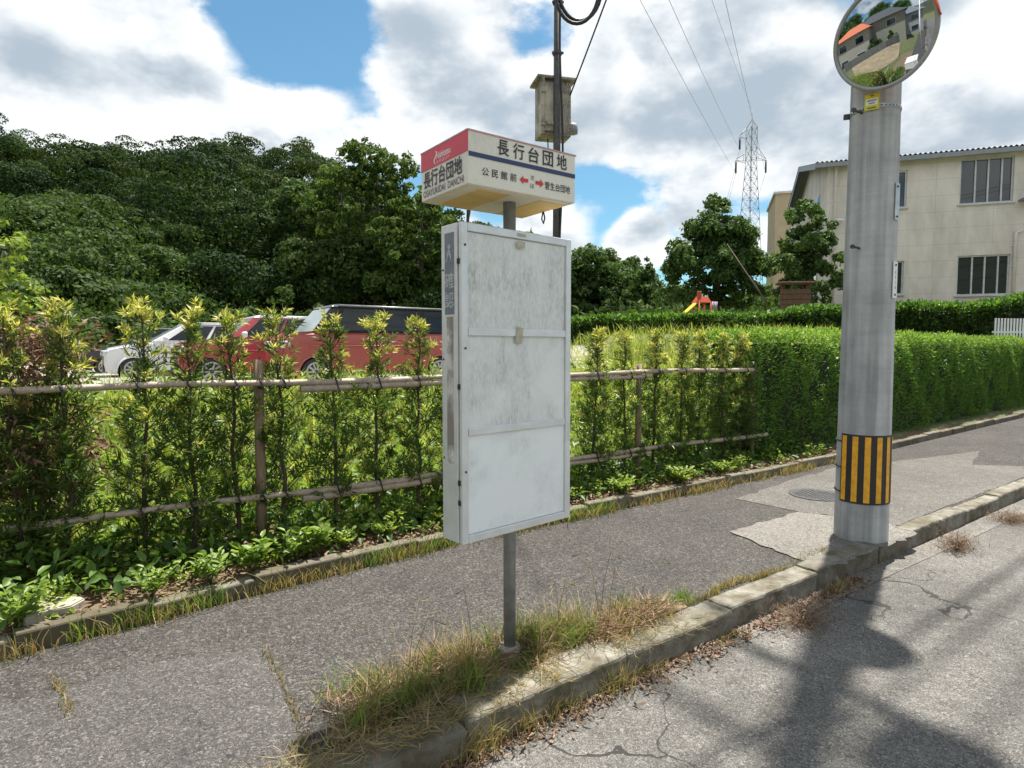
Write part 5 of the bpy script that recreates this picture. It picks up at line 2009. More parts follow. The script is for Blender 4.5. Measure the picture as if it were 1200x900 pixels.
# dry brown weeds against the kerb
def dry_weed(px, py, w, h, lab):
    p = on_z(px, py, ROAD_Z)
    t = thing('dry_weed', lab, 'dry weed', p, 0, 'dry brown weeds against the kerb')
    n = 420
    bm = bmesh.new()
    for k in range(40):
        a = random.uniform(0, 6.28)
        e = Vector((math.cos(a) * w * random.uniform(.4, 1), math.sin(a) * w * .5 * random.uniform(.4, 1), h * random.uniform(.4, 1)))
        tube(bm, [(0, 0, -.01), e * .55 + Vector((0, 0, .02)), e], [.0022, .0016, .001], 4)
    obj('stem', bm, M_POST, t)
    P = np.stack([rng.normal(0, w * .5, n * 3), rng.normal(0, w * .3, n * 3), np.abs(rng.normal(0, h * .45, n * 3)) + .005], 1)
    P = P[(P[:, 2] < h) & (np.abs(P[:, 0]) < w)]
    m_ = len(P)
    A = unit(rng.normal(size=(m_, 3)) + np.array([0, 0, .2]))
    mesh_np('leaves', leaf_diamonds(P, A, rng.uniform(.02, .07, m_), rng.uniform(.002, .005, m_), .1), QUAD, L_DRY, t)
    t.rotation_euler = (0, 0, R(35.5))


dry_weed(940, 733, .26, .16, 'large brown dry weed against the kerb left of the concrete pole')
dry_weed(1122, 644, .22, .13, 'reddish dry weed against the kerb just right of the concrete pole')
dry_weed(1186, 612, .28, .10, 'flat dry weed patch by the kerb at the right edge')

# flat slab lying in the bed
sp_ = [on_z(x, y - 4, 0.15) for x, y in ((22, 713), (48, 700), (78, 693), (100, 703), (84, 713), (58, 720), (28, 729))]
so = sum(sp_, Vector()) / len(sp_)
bm = bmesh.new()
prism(bm, [(p.x - so.x, p.y - so.y) for p in sp_], -0.075, 0.0)
bmesh.ops.bevel(bm, geom=list(bm.edges), offset=0.008, segments=2, affect='EDGES')
sl = obj('concrete_slab', bm, M_SLAB)
sl.location = so
sl.rotation_euler = (R(-3), R(2), 0)
tag(sl, 'pale flat concrete slab lying in the planting bed at the left', 'slab')


# ------------------------------------------------------------------ parked cars
def car(name, label, loc, heading, Lc, Wc, Hc, body, roofm, hood_z, hood_len, belt, rake_f, rake_r, group=None, pillar=None, wheel_r=0.28):
    """x forward; origin at the ground below the car's middle"""
    t = thing(name, label, 'car', loc, heading, group)
    h = Lc / 2
    wf_, wr_ = h - 0.62, -h + 0.60
    ar = wheel_r + 0.05
    pts = [(-h, 0.35), (-h + 0.03, 0.22)]

    def arch(cx):
        return [(cx + ar * math.cos(a), 0.26 + ar * math.sin(a)) for a in np.linspace(math.pi, 0, 9)]
    pts += [(wr_ - ar, 0.2)] + arch(wr_) + [(wr_ + ar, 0.2), (wf_ - ar, 0.2)] + arch(wf_) + [(wf_ + ar, 0.2)]
    pts += [(h - 0.05, 0.22), (h, 0.36), (h - 0.01, hood_z - 0.22), (h - 0.09, hood_z - 0.07), (h - hood_len * 0.5, hood_z + 0.02), (h - hood_len, belt + 0.01), (0, belt + 0.02), (-h + 0.05, belt + 0.02), (-h, belt - 0.2)]
    bm = bmesh.new()
    vs = [bm.verts.new((x, -Wc / 2, z)) for x, z in pts]
    f = bm.faces.new(vs)
    r = bmesh.ops.extrude_face_region(bm, geom=[f])
    bmesh.ops.translate(bm, vec=(0, Wc, 0), verts=[v for v in r['geom'] if isinstance(v, bmesh.types.BMVert)])
    for v in bm.verts:
        if v.co.z > belt - 0.12: v.co.y *= 0.955
        if v.co.x > h - 0.12: v.co.y *= 0.92
    es = [e for e in bm.edges if abs(e.verts[0].co.y - e.verts[1].co.y) < 0.08 and max(e.verts[0].co.z, e.verts[1].co.z) > 0.6 or (abs(e.verts[0].co.x) > h - 0.1 and abs(e.verts[1].co.x) > h - 0.1)]
    bmesh.ops.bevel(bm, geom=es, offset=0.045, segments=3, affect='EDGES', clamp_overlap=True)
    bd = obj('body', bm, body, t, smooth=True, sharp=35)
    # greenhouse
    gx1, gx0 = h - hood_len, -h + 0.06
    tx1, tx0 = gx1 - rake_f, gx0 + rake_r
    bw, tw = Wc / 2 * 0.94, Wc / 2 * 0.80
    zb, zt = belt + 0.005, Hc - 0.06
    bm = bmesh.new()
    lo = [bm.verts.new(c) for c in ((gx0, -bw, zb), (gx1, -bw, zb), (gx1, bw, zb), (gx0, bw, zb))]
    hi = [bm.verts.new(c) for c in ((tx0, -tw, zt), (tx1, -tw, zt), (tx1, tw, zt), (tx0, tw, zt))]
    for i in range(4):
        bm.faces.new((lo[i], lo[(i + 1) % 4], hi[(i + 1) % 4], hi[i]))
    bm.faces.new(hi); bm.faces.new(lo[::-1])
    bmesh.ops.bevel(bm, geom=[e for e in bm.edges], offset=0.03, segments=2, affect='EDGES')
    gh = obj('cabin', bm, pillar or body, t, smooth=True, sharp=35)
    bm = bmesh.new()
    rv = [[], []]
    for zz, ins in ((zt - 0.02, -0.012), (zt + 0.03, 0.02), (Hc, 0.14)):
        rv.append([bm.verts.new(c) for c in ((tx0 - 0.02 + ins, -tw + ins, zz), (tx1 - ins, -tw + ins, zz), (tx1 - ins, tw - ins, zz), (tx0 - 0.02 + ins, tw - ins, zz))])
    rv = rv[2:]
    for a, b in zip(rv, rv[1:]):
        for i in range(4):
            bm.faces.new((a[i], a[(i + 1) % 4], b[(i + 1) % 4], b[i]))
    bm.faces.new(rv[-1]); bm.faces.new(rv[0][::-1])
    bmesh.ops.bevel(bm, geom=list(bm.edges), offset=0.012, segments=2, affect='EDGES')
    obj('roof', bm, roofm, t, smooth=True, sharp=35)

    def pane(nm, c00, c10, c11, c01, u0, u1, v0, v1, parent=t, gm=None):
        c00, c10, c11, c01 = map(Vector, (c00, c10, c11, c01))
        nn = (c10 - c00).cross(c01 - c00).normalized()

        def q(u, v): return (c00.lerp(c10, u)).lerp(c01.lerp(c11, u), v)
        bm_ = bmesh.new()
        c = [q(u0, v0), q(u1, v0), q(u1, v1), q(u0, v1)]
        lo_ = [bm_.verts.new(p - nn * 0.01) for p in c]
        hi_ = [bm_.verts.new(p + nn * 0.005) for p in c]
        for i in range(4):
            bm_.faces.new((lo_[i], lo_[(i + 1) % 4], hi_[(i + 1) % 4], hi_[i]))
        bm_.faces.new(hi_); bm_.faces.new(lo_[::-1])
        return obj(nm, bm_, gm or M_CARGLASS, parent)
    G = lambda x, y: (x, y, zb)
    Tt = lambda x, y: (x, y, zt)
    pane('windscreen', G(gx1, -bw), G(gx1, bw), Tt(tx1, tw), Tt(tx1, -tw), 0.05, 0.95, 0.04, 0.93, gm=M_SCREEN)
    pane('rear_window', G(gx0, bw), G(gx0, -bw), Tt(tx0, -tw), Tt(tx0, tw), 0.1, 0.9, 0.12, 0.92)
    for sg in (-1, 1):
        a = (G(gx0, -bw), G(gx1, -bw), Tt(tx1, -tw), Tt(tx0, -tw)) if sg < 0 else (G(gx1, bw), G(gx0, bw), Tt(tx0, tw), Tt(tx1, tw))
        rngs = ((0.05, 0.27), (0.31, 0.58), (0.61, 0.90)) if sg < 0 else ((0.10, 0.39), (0.42, 0.69), (0.73, 0.95))
        for u0, u1 in rngs:
            pane('side_window', *a, u0, u1, 0.1, 0.9)
        # doors: shallow seams and handles
        for xd in (gx1 - 0.28, gx1 - 1.22):
            bm = bmesh.new()
            box(bm, (xd, sg * (Wc / 2 + 0.0005), 0.62), (0.008, 0.004, 0.62))
            obj('door_seam', bm, M_BLACK, bd)
        for xd in (gx1 - 1.08, gx1 - 1.95):
            bm = bmesh.new()
            box(bm, (xd, sg * (Wc / 2 + 0.012), belt - 0.14), (0.17, 0.03, 0.03), bevel=0.008)
            obj('handle', bm, body, bd)
        # door mirror
        bm = bmesh.new()
        box(bm, (gx1 - 0.33, sg * (Wc / 2 + 0.10), belt + 0.09), (0.11, 0.17, 0.13), bevel=0.03, seg=3)
        tube(bm, [(gx1 - 0.32, sg * (Wc / 2 - 0.05), belt + 0.03), (gx1 - 0.32, sg * (Wc / 2 + 0.06), belt + 0.06)], 0.02, 8)
        obj('door_mirror', bm, roofm, t, smooth=True, sharp=40)
        # headlamp
        bm = bmesh.new()
        box(bm, (h - 0.10, sg * (Wc / 2 * 0.92 - 0.17), hood_z - 0.20), (0.20, 0.30, 0.15), rz=-sg * 0.25, bevel=0.035, seg=3)
        obj('headlight', bm, simple('headlamp', (0.62, 0.65, 0.68), 0.12, 0.3, 0.2, 20), t, smooth=True, sharp=40)
        bm = bmesh.new()
        box(bm, (-h + 0.03, sg * (Wc / 2 - 0.12), belt - 0.25), (0.08, 0.16, 0.32), bevel=0.02)
        obj('tail_light', bm, M_RED, t)
        for cx in (wf_, wr_):
            bm = bmesh.new()
            yy = sg * (Wc / 2 - 0.10)
            tube(bm, [(cx, yy - 0.085, wheel_r), (cx, yy - 0.07, wheel_r), (cx, yy + 0.07, wheel_r), (cx, yy + 0.085, wheel_r)], [wheel_r * 0.9, wheel_r, wheel_r, wheel_r * 0.9], 28)
            w = obj('wheel', bm, M_BLACK, t)
            bm = bmesh.new()
            y1 = yy + sg * 0.088
            tube(bm, [(cx, y1 - sg * 0.01, wheel_r), (cx, y1, wheel_r)], [wheel_r * 0.62, wheel_r * 0.58], 24)
            disc = set(bm.faces)
            tube(bm, [(cx + wheel_r * .66 * math.cos(q_), y1 + sg * .002, wheel_r + wheel_r * .66 * math.sin(q_)) for q_ in np.linspace(0, 6.2832, 25)], wheel_r * .07, 6, cap=False)
            for k in range(10):
                a = k * math.pi / 5
                c, s2 = math.cos(a) * wheel_r * 0.4, math.sin(a) * wheel_r * 0.4
                vs2 = box(bm, (0, 0, 0), (wheel_r * 0.5, 0.012, 0.035))
                bmesh.ops.transform(bm, matrix=Matrix.Translation((cx + c, y1 + sg * 0.004, wheel_r + s2)) @ Matrix.Rotation(-a, 4, 'Y'), verts=vs2)
            for f_ in bm.faces: f_.material_index = 1
            for f_ in disc: f_.material_index = 0
            obj('rim', bm, [M_BLACK, M_SILVER], w)
    for sg in (-1, 1):
        bm = bmesh.new()
        tube(bm, [(tx1 - .12, sg * (tw + .004), zt + .03), (tx0 + .1, sg * (tw + .004), zt + .03)], .013, 6)
        obj('roof_rail', bm, M_SILVER, t)
        bm = bmesh.new()
        tube(bm, [(h - .5, sg * (Wc / 2 - .004), belt - .27), (-h + .15, sg * (Wc / 2 - .004), belt - .24)], .012, 6)
        obj('side_crease', bm, body, bd)
        bm = bmesh.new()
        box(bm, (0, sg * (Wc / 2 + .002), .235), (Lc - 2.0, .03, .09), bevel=.01)
        obj('sill', bm, M_BLACK, bd)
        for cx in (wf_, wr_):
            bm = bmesh.new()
            tube(bm, [(cx + (ar + .012) * math.cos(q_), sg * (Wc / 2 - .005), .26 + (ar + .012) * math.sin(q_)) for q_ in np.linspace(0, math.pi, 15)], .022, 6)
            obj('wheel_arch', bm, body, bd)
    bm = bmesh.new()
    box(bm, (h - 0.015, 0, hood_z - 0.22), (0.05, Wc * 0.5, 0.09), bevel=0.015)
    box(bm, (h - 0.005, 0, 0.36), (0.05, Wc * 0.62, 0.14), bevel=0.02)
    obj('grille', bm, M_BLACK, t)
    bm = bmesh.new()
    box(bm, (h + 0.022, 0, 0.46), (0.012, 0.33, 0.165), bevel=0.004)
    obj('licence_plate', bm, simple('plate_yellowish', (0.75, 0.66, 0.15), 0.5), t)
    return t


M_SILVER = simple('wheel_silver', (0.45, 0.46, 0.48), 0.35, 0.5)


def paint(name, c, metal=0.0):
    return simple(name, c, 0.3, metal, 0.04, 3, coat=0.8)


C_RED = paint('salmon_red_paint', (0.36, 0.072, 0.060))
C_RED2 = paint('bright_red_paint', (0.38, 0.045, 0.055))
C_BLACK = paint('black_paint', (0.015, 0.015, 0.018))
M_PILLAR = simple('black_pillar', (0.010, 0.010, 0.011), 0.6)
C_WHITE = paint('white_paint', (0.75, 0.76, 0.78))
C_DARK = paint('dark_grey_paint', (0.035, 0.04, 0.05))
HEAD = R(180 + 36)
fwd = Vector((math.cos(HEAD), math.sin(HEAD), 0))
perp = Vector((fwd.y, -fwd.x, 0))          # to the right-hand side of the car, away from the viewer
if perp.y < 0: perp = -perp
lz = 0.80
# front wheel of the wagon stands at this point
CG = 'cars parked in a row beyond the fence'


def park(px, depth, wheel_from_mid, zz):
    c = at_y(px, 430, depth)
    p = Vector((c.x, depth, zz)) - fwd * wheel_from_mid
    return p


Wg = park(370, 12.0, 4.0 / 2 - 0.62, lz) + perp * 0.70
car('parked_car', 'salmon red boxy mini wagon with black roof, nearest in the row of parked cars', Wg, HEAD, 4.0, 1.48, 1.66, C_RED, C_BLACK, 1.02, 0.58, 1.06, 0.44, 0.10, CG, M_PILLAR)
p2_ = park(249, 13.3, 3.7 / 2 - 0.62, lz - 0.06) + perp * 0.75
car('parked_car', 'red hatchback with white roof parked between the wagon and the white car', p2_, HEAD, 3.75, 1.66, 1.58, C_RED2, C_WHITE, 0.98, 0.95, 1.02, 0.62, 0.35, CG, C_RED2, 0.30)
p3_ = park(158, 15.4, 4.2 / 2 - 0.62, lz - 0.1) + perp * 0.75
car('parked_car', 'white family car parked behind the red hatchback', p3_, HEAD, 4.25, 1.70, 1.55, C_WHITE, C_WHITE, 0.92, 1.0, 1.0, 0.80, 0.5, CG, C_WHITE, 0.31)
p4_ = park(128, 17.8, 4.0 / 2 - 0.62, lz - 0.1) + perp * 0.75
car('parked_car', 'dark grey car showing its bonnet beyond the white car', p4_, HEAD, 4.1, 1.68, 1.48, C_DARK, C_DARK, 0.86, 1.0, 0.94, 0.75, 0.5, CG, C_DARK, 0.31)


# ------------------------------------------------------------------ slim steel pole with junction box
SP = at_y(652, 300, 7.0)
SPB = Vector((SP.x, 7.0, 0.3))
t = thing('slim_pole', 'slim dark steel pole rising behind the bus stop header box', 'pole', SPB)
bm = bmesh.new()
tube(bm, [(0, 0, -0.2), (0, 0, 3), (0, 0, 7.2)], [0.046, 0.042, 0.038], 14)
obj('pole', bm, M_DARKSTEEL, t)
bm = bmesh.new()
pts = [(0.045 + 0.02 * math.sin(z * 2.3), -0.03, z) for z in np.arange(2.0, 6.9, 0.2)]
tube(bm, pts, 0.013, 6)
obj('wire', bm, M_BLACK, t)
for zc in (4.55, 5.1, 5.35):
    bm = bmesh.new()
    tube(bm, [(-0.06, -0.01, zc), (0.07, -0.01, zc)], 0.016, 8)
    tube(bm, [(0, 0, zc - 0.02), (0, 0, zc + 0.02)], 0.052, 12)
    obj('clamp', bm, M_DARKSTEEL, t)
# junction box
jb = at_y(650, 130, 7.15)
jb0, jb1 = at_y(645, 163, 7.15).z, at_y(645, 98, 7.15).z
t = thing('junction_box', 'stained cream junction box with a small lid roof on the slim pole', 'junction box', (jb.x - 0.02, 7.17, jb0), R(14))
bm = bmesh.new()
hh = jb1 - jb0
box(bm, (0, 0, hh / 2), (0.36, 0.24, hh - 0.01), bevel=0.006)
obj('case', bm, M_CREAMWOOD, t)
bm = bmesh.new()
box(bm, (-0.07, -0.135, hh / 2), (0.15, 0.04, hh * 0.86), bevel=0.006)
box(bm, (-0.07, -0.16, hh * 0.2), (0.10, 0.03, 0.04), bevel=0.006)
obj('door', bm, M_CREAMWOOD, t)
bm = bmesh.new()
box(bm, (0, 0, hh + 0.012), (0.46, 0.34, 0.03), bevel=0.006)
obj('lid', bm, M_CREAMWOOD, t)
bm = bmesh.new()
box(bm, (-0.165, -0.15, hh / 2), (0.035, 0.03, hh), bevel=0.004)
for zc in (0.12, 0.5): box(bm, (-0.165, -0.17, zc * hh / 0.65), (0.06, 0.03, 0.05), bevel=0.004)
obj('hinge_strip', bm, M_CREAMWOOD, t)
bm = bmesh.new()
tube(bm, [(0.18, -0.02, 0.13), (0.235, -0.02, 0.13)], 0.02, 8)
tube(bm, [(0.235, -0.02, 0.08), (0.235, -0.02, 0.17), (0.235, -0.02, 0.19)], [0.06, 0.06, 0.04], 14)
obj('photo_sensor', bm, M_STEELPOLE, t)
bm = bmesh.new()
for x in (-0.06, 0.02, 0.06):
    tube(bm, [(x, 0, 0.02), (x + 0.005, 0, -0.12), (x + 0.06, -0.05, -0.26)], 0.007, 6)
obj('wires', bm, M_BLACK, t)
# coiled cable by the pole top and the service wire
bm = bmesh.new()
for k in range(2):
    c = at_y(676 + 4 * k, -12 - 5 * k, 6.9)
    pts = [c + Vector((0.24 * math.cos(a), 0.03 * k, 0.36 * math.sin(a) * 1.0)) for a in np.linspace(R(200), R(400), 18)]
    tube(bm, [Vector((SPB.x + 0.04, 6.97, pts[0].z + 0.05))] + pts, 0.02, 8)
tag(obj('cable_loop', bm, M_BLACK), 'thick black cable loop hanging beside the slim pole top', 'cable')
a = at_y(668, 112, 7.1)
b = at_y(711, -4, 6.2)
tag(cable('service_wire', None, sag(a, a + (b - a) * 2.0, 0.02, 10), 0.009, parent=None), 'thin black wire running up right from the junction box', 'cable')


# ------------------------------------------------------------------ pylon and power lines
def pylon():
    Y = 150.0
    base = at_y(877, 330, Y)
    sc = Y / 710.0
    t = thing('pylon', 'grey steel lattice pylon behind the rounded tree', 'pylon', (base.x, Y, 0), R(20))
    ztop = at_y(877, 140, Y).z
    zb = gz(base.x, Y)
    bm = bmesh.new()

    def hw(z):
        f_ = (ztop - z) / (ztop - zb)
        return 0.9 + 2.6 * max(0, f_ - 0.2)
    zs = list(np.linspace(zb, ztop - 2, 22))
    rr = 0.085
    cor = lambda z: [Vector((sx * hw(z), sy * hw(z), z)) for sx, sy in ((-1, -1), (1, -1), (1, 1), (-1, 1))]
    for a, b in zip(zs, zs[1:]):
        A, B = cor(a), cor(b)
        for k in range(4):
            tube(bm, [A[k], B[k]], rr, 4, cap=False)
            tube(bm, [A[k], B[(k + 1) % 4]], rr * .55, 4, cap=False)
            tube(bm, [A[(k + 1) % 4], B[k]], rr * .55, 4, cap=False)
            tube(bm, [B[k], B[(k + 1) % 4]], rr * .55, 4, cap=False)
    for c in cor(ztop - 2):
        tube(bm, [c, (0, 0, ztop)], rr, 4, cap=False)
    tube(bm, [(0, 0, ztop - 1), (0, 0, ztop + 2.5)], rr * .6, 4)
    GR = simple('pylon_grey', (0.27, 0.285, 0.30), 0.6, 0.2)
    obj('tower', bm, GR, t)
    ends = []
    for zc, x in ((ztop - 4.5, -3.5), (ztop - 10.2, -4.5), (ztop - 9.2, 4.5)):
        bm = bmesh.new()
        e = Vector((x, 0, zc))
        for sy in (-1, 1):
            tube(bm, [Vector((math.copysign(.9, x), sy * .9, zc)), e], rr * .8, 4)
            tube(bm, [Vector((math.copysign(.9, x), sy * .9, zc + 2.6)), e + Vector((0, 0, 0.3))], rr * .7, 4)
        tube(bm, [Vector((x * .5, 0, zc)), Vector((x * .5, 0, zc + 1.4))], rr * .6, 4)
        ar = obj('arm', bm, GR, t)
        bm = bmesh.new()
        tube(bm, [e, e - Vector((0, 0, 3.0))], [0.22, 0.22], 6)
        obj('insulator', bm, M_DARKSTEEL, ar)
        ends.append(t.matrix_basis @ (e - Vector((0, 0, 3.0))))
    return ends, t.matrix_basis @ Vector((0, 0, ztop + 2.3))


bpy.context.view_layer.update()
ends, tip = pylon()
tops = [(790, -2), (757, -2), (853, -2)]
LB = ['thin power line from the upper left pylon arm', 'thin power line from the lower left pylon arm', 'thin power line from the right pylon arm']
for e, (px, py), lb in zip(ends, tops, LB):
    q = at_y(px, py, 62)
    far = e + (q - e) * 1.9
    bm = bmesh.new()
    tube(bm, sag(e, far, 1.2), 0.026, 5)
    tag(obj('power_line', bm, M_STEELPOLE), lb + ' up over the street', 'power line')
    bm = bmesh.new()
    tube(bm, sag(e, e + Vector((14 if e.x > 38 else 5, 90, -38)), 4), 0.03, 5)
    tag(obj('power_line', bm, M_STEELPOLE), lb + ' down behind the trees', 'power line')
q = at_y(838, -2, 62)
bm = bmesh.new()
tube(bm, sag(tip, tip + (q - tip) * 1.9, 1.0), 0.02, 5)
tag(obj('power_line', bm, M_STEELPOLE), 'thin ground wire from the tip of the pylon', 'power line')

# ------------------------------------------------------------------ beige building
def mat_wall():
    k = Mat('beige_panel_wall')
    v = k.coord('Object')
    br = k.n.new('ShaderNodeTexBrick')
    br.offset = 0.0
    br.inputs['Scale'].default_value = 1.0
    br.inputs['Mortar Size'].default_value = 0.010
    br.inputs['Brick Width'].default_value = 1.82
    br.inputs['Row Height'].default_value = 0.6
    br.inputs['Color1'].default_value = (0.76, 0.69, 0.645, 1)
    br.inputs['Color2'].default_value = (0.74, 0.67, 0.625, 1)
    br.inputs['Mortar'].default_value = (0.60, 0.56, 0.50, 1)
    sp = k.n.new('ShaderNodeSeparateXYZ')
    k.l.new(v, sp.inputs[0])
    cb = k.n.new('ShaderNodeCombineXYZ')
    k.l.new(k.math('ADD', sp.outputs[0], sp.outputs[1]), cb.inputs[0])
    k.l.new(sp.outputs[2], cb.inputs[1])
    k.l.new(cb.outputs[0], br.inputs['Vector'])
    n = k.noise(k.coord('Object', (1, 1, .35)), 1.4, 7, 0.65)
    c = k.mix(0.75, br.outputs['Color'], k.ramp(n, [(0.3, (0.66, 0.63, 0.59)), (0.6, (1.06, 1.05, 1.03))]), 'MULTIPLY')
    k.color(c)
    k.rough(0.85)
    return k.m


M_WALL = mat_wall()
M_FRAME = simple('window_aluminium', (0.55, 0.56, 0.57), 0.4, 0.3)
M_ROOFM = simple('ridged_grey_roof', (0.26, 0.28, 0.30), 0.5, 0.3)


def building():
    c0 = at_y(967, 300, 24.0)
    c1 = at_y(1200, 300, 22.0)
    d = (Vector((c1.x, c1.y, 0)) - Vector((c0.x, c0.y, 0)))
    ang = math.atan2(d.y, d.x)
    per_px = d.length / (1200 - 967)
    z0 = 2.2
    zt = at_y(967, 194, 24.0).z
    t = thing('beige_building', 'two storey beige panelled building with ridged grey metal roof on the right', 'building', (c0.x, c0.y, 0), ang)
    Lb, Db = 17.0, 9.0
    openings = []
    inv = (Matrix.Translation((c0.x, c0.y, 0)) @ Matrix.Rotation(ang, 4, 'Z')).inverted()

    def loc(px, py):
        """hit of a photo ray with the front wall, in the building's frame"""
        dv = pix_dir(px, py)
        o_l = inv @ Vector((0, 0, CAM_Z))
        d_l = inv.to_3x3() @ dv
        k = -o_l.y / d_l.y
        q = o_l + d_l * k
        return q.x, q.z
    wins = [((1126, 187), (1187, 236), 4), ((1122, 300), (1182, 345), 4), ((1055, 200), (1062, 243), 1), ((1048, 306), (1058, 345), 1), ((1260, 180), (1320, 230), 4), ((1255, 295), (1315, 345), 4)]
    rects = []
    for (a, b, k) in wins:
        x0, z1 = loc(*a)
        x1, zz0 = loc(*b)
        if k == 1: x0 = x1 - 1.2
        rects.append((x0, x1, zz0, z1, k))
    # wall as panels with real openings: grid of cells
    def wall_face(bm, L, rects_, y0, y1, swap=None):
        X = sorted({0.0, L} | {r[0] for r in rects_} | {r[1] for r in rects_})
        Z = sorted({z0, zt} | {r[2] for r in rects_} | {r[3] for r in rects_})
        for xa, xb in zip(X, X[1:]):
            for za, zb in zip(Z, Z[1:]):
                xm, zm = (xa + xb) / 2, (za + zb) / 2
                if any(r[0] < xm < r[1] and r[2] < zm < r[3] for r in rects_): continue
                bm.faces.new([bm.verts.new(p) for p in ((xa, y0, za), (xb, y0, za), (xb, y0, zb), (xa, y0, zb))])
        for r in rects_:
            for (p, q) in (((r[0], r[2]), (r[1], r[2])), ((r[1], r[2]), (r[1], r[3])), ((r[1], r[3]), (r[0], r[3])), ((r[0], r[3]), (r[0], r[2]))):
                bm.faces.new([bm.verts.new(v) for v in ((p[0], y0, p[1]), (q[0], y0, q[1]), (q[0], y1, q[1]), (p[0], y1, p[1]))])
    bm = bmesh.new()
    wall_face(bm, Lb, rects, 0.0, 0.16)
    # side, back
    def quad(*ps): bm.faces.new([bm.verts.new(p) for p in ps])
    quad((0, Db, z0), (0, 0, z0), (0, 0, zt), (0, Db, zt - 0.0))
    quad((Lb, 0, z0), (Lb, Db, z0), (Lb, Db, zt), (Lb, 0, zt))
    quad((Lb, Db, z0), (0, Db, z0), (0, Db, zt), (Lb, Db, zt))
    obj('wall', bm, M_WALL, t)
    for r in rects:
        x0, x1, za, zb, k = r
        bm = bmesh.new()
        fw = 0.05
        yw = 0.10
        box(bm, ((x0 + x1) / 2, yw, za + fw / 2 + .001), (x1 - x0 - .004, 0.09, fw))
        box(bm, ((x0 + x1) / 2, yw, zb - fw / 2 - .001), (x1 - x0 - .004, 0.09, fw))
        for xx in (x0 + fw / 2 + .002, x1 - fw / 2 - .002):
            box(bm, (xx, yw, (za + zb) / 2), (fw, 0.085, zb - za - 2 * fw - .004))
        if k > 1:
            for q in (0.30, 0.54, 0.79):
                box(bm, (x0 + (x1 - x0) * q, yw - .005, (za + zb) / 2), (0.05, 0.07, zb - za - 2 * fw - .006))
        w = obj('window', bm, M_FRAME, t)
        bm = bmesh.new()
        box(bm, ((x0 + x1) / 2, yw + .02, (za + zb) / 2), (x1 - x0 - 2 * fw, 0.012, zb - za - 2 * fw))
        obj('pane', bm, M_GLASS, w)
        bm = bmesh.new()
        box(bm, ((x0 + x1) / 2, -0.02, za - 0.03), (x1 - x0 + 0.12, 0.10, 0.05), bevel=.006)
        obj('sill', bm, M_FRAME, w)
    # side windows and pipe at the left end
    for ya, yb, za, zb in ((1.6, 3.0, 6.4, 7.9), (1.6, 3.0, 3.6, 5.0)):
        bm = bmesh.new()
        box(bm, (-0.02, (ya + yb) / 2, (za + zb) / 2), (0.07, yb - ya, zb - za))
        w = obj('window', bm, M_FRAME, t)
        bm = bmesh.new()
        box(bm, (-0.05, (ya + yb) / 2, (za + zb) / 2), (0.03, yb - ya - .12, zb - za - .12))
        obj('pane', bm, M_GLASS, w)
    for (px, pa, pb) in ((975, 195, 345), (1187, 270, 330)):
        xx, za = loc(px, pb)
        _, zb = loc(px, pa)
        bm = bmesh.new()
        tube(bm, [(xx, -0.07, za - 1), (xx, -0.07, zb - .1), (xx + (.2 if px > 1100 else 0), -0.07, zb)], 0.055, 10)
        for q in (.3, .7):
            box(bm, (xx, -0.04, za + (zb - za) * q), (0.15, 0.09, 0.04))
        obj('drainpipe', bm, M_WALL, t)
    xx, zz = loc(982, 259)
    bm = bmesh.new()
    tube(bm, [(xx - .15, -0.02, zz - .15), (xx, -0.15, zz)], 0.02, 8)
    tube(bm, [(xx - .1, -0.16, zz + .02), (xx + .16, -0.2, zz - .02)], 0.06, 10)
    obj('camera_unit', bm, M_WHITEINK, t)
    xx, zz = loc(1199, 235)
    bm = bmesh.new()
    box(bm, (xx + .5, -0.25, zz), (1.3, 0.6, 0.07), bevel=.01)
    obj('canopy_slab', bm, M_ROOFM, t)
    # ridged roof, sloping up to the back
    bm = bmesh.new()
    ov = 0.35
    n_ = 110
    x0, x1 = -0.5, Lb + 0.4
    prof = []
    for i in range(n_ * 2 + 1):
        x = x0 + (x1 - x0) * i / (n_ * 2)
        prof.append((x, 0.07 if i % 2 else 0.0))
    rows_ = []
    for y, zz in ((-ov, zt + 0.03), (Db / 2, zt + 1.25), (Db + ov, zt + 0.03)):
        rows_.append([bm.verts.new((x, y, zz + dz)) for x, dz in prof])
    for a, b in zip(rows_, rows_[1:]):
        for i in range(len(prof) - 1):
            bm.faces.new((a[i], a[i + 1], b[i + 1], b[i]))
    rf = obj('roof', bm, M_ROOFM, t)
    bm = bmesh.new()
    box(bm, ((x0 + x1) / 2, -ov + 0.03, zt - 0.06), (x1 - x0, 0.07, 0.17), bevel=.01)
    box(bm, ((x0 + x1) / 2, -ov / 2 + .06, zt - 0.02), (x1 - x0 - .1, ov, 0.04))
    # verge boards on the left gable
    for ya, yb, zaa, zbb in ((-ov, Db / 2, zt, zt + 1.22), (Db / 2, Db + ov, zt + 1.22, zt)):
        vs = [bm.verts.new(p) for p in ((x0 + .02, ya, zaa - .2), (x0 + .02, yb, zbb - .2), (x0 + .02, yb, zbb + .04), (x0 + .02, ya, zaa + .04))]
        bm.faces.new(vs)
    obj('gutter', bm, M_ROOFM, rf)
    bm = bmesh.new()
    for yy in (0.0, Db):
        pass
    vs = [bm.verts.new(p) for p in ((0, 0, zt), (0, Db, zt), (0, Db / 2, zt + 1.2))]
    bm.faces.new(vs)
    obj('gable', bm, M_WALL, t)
    return t


building()
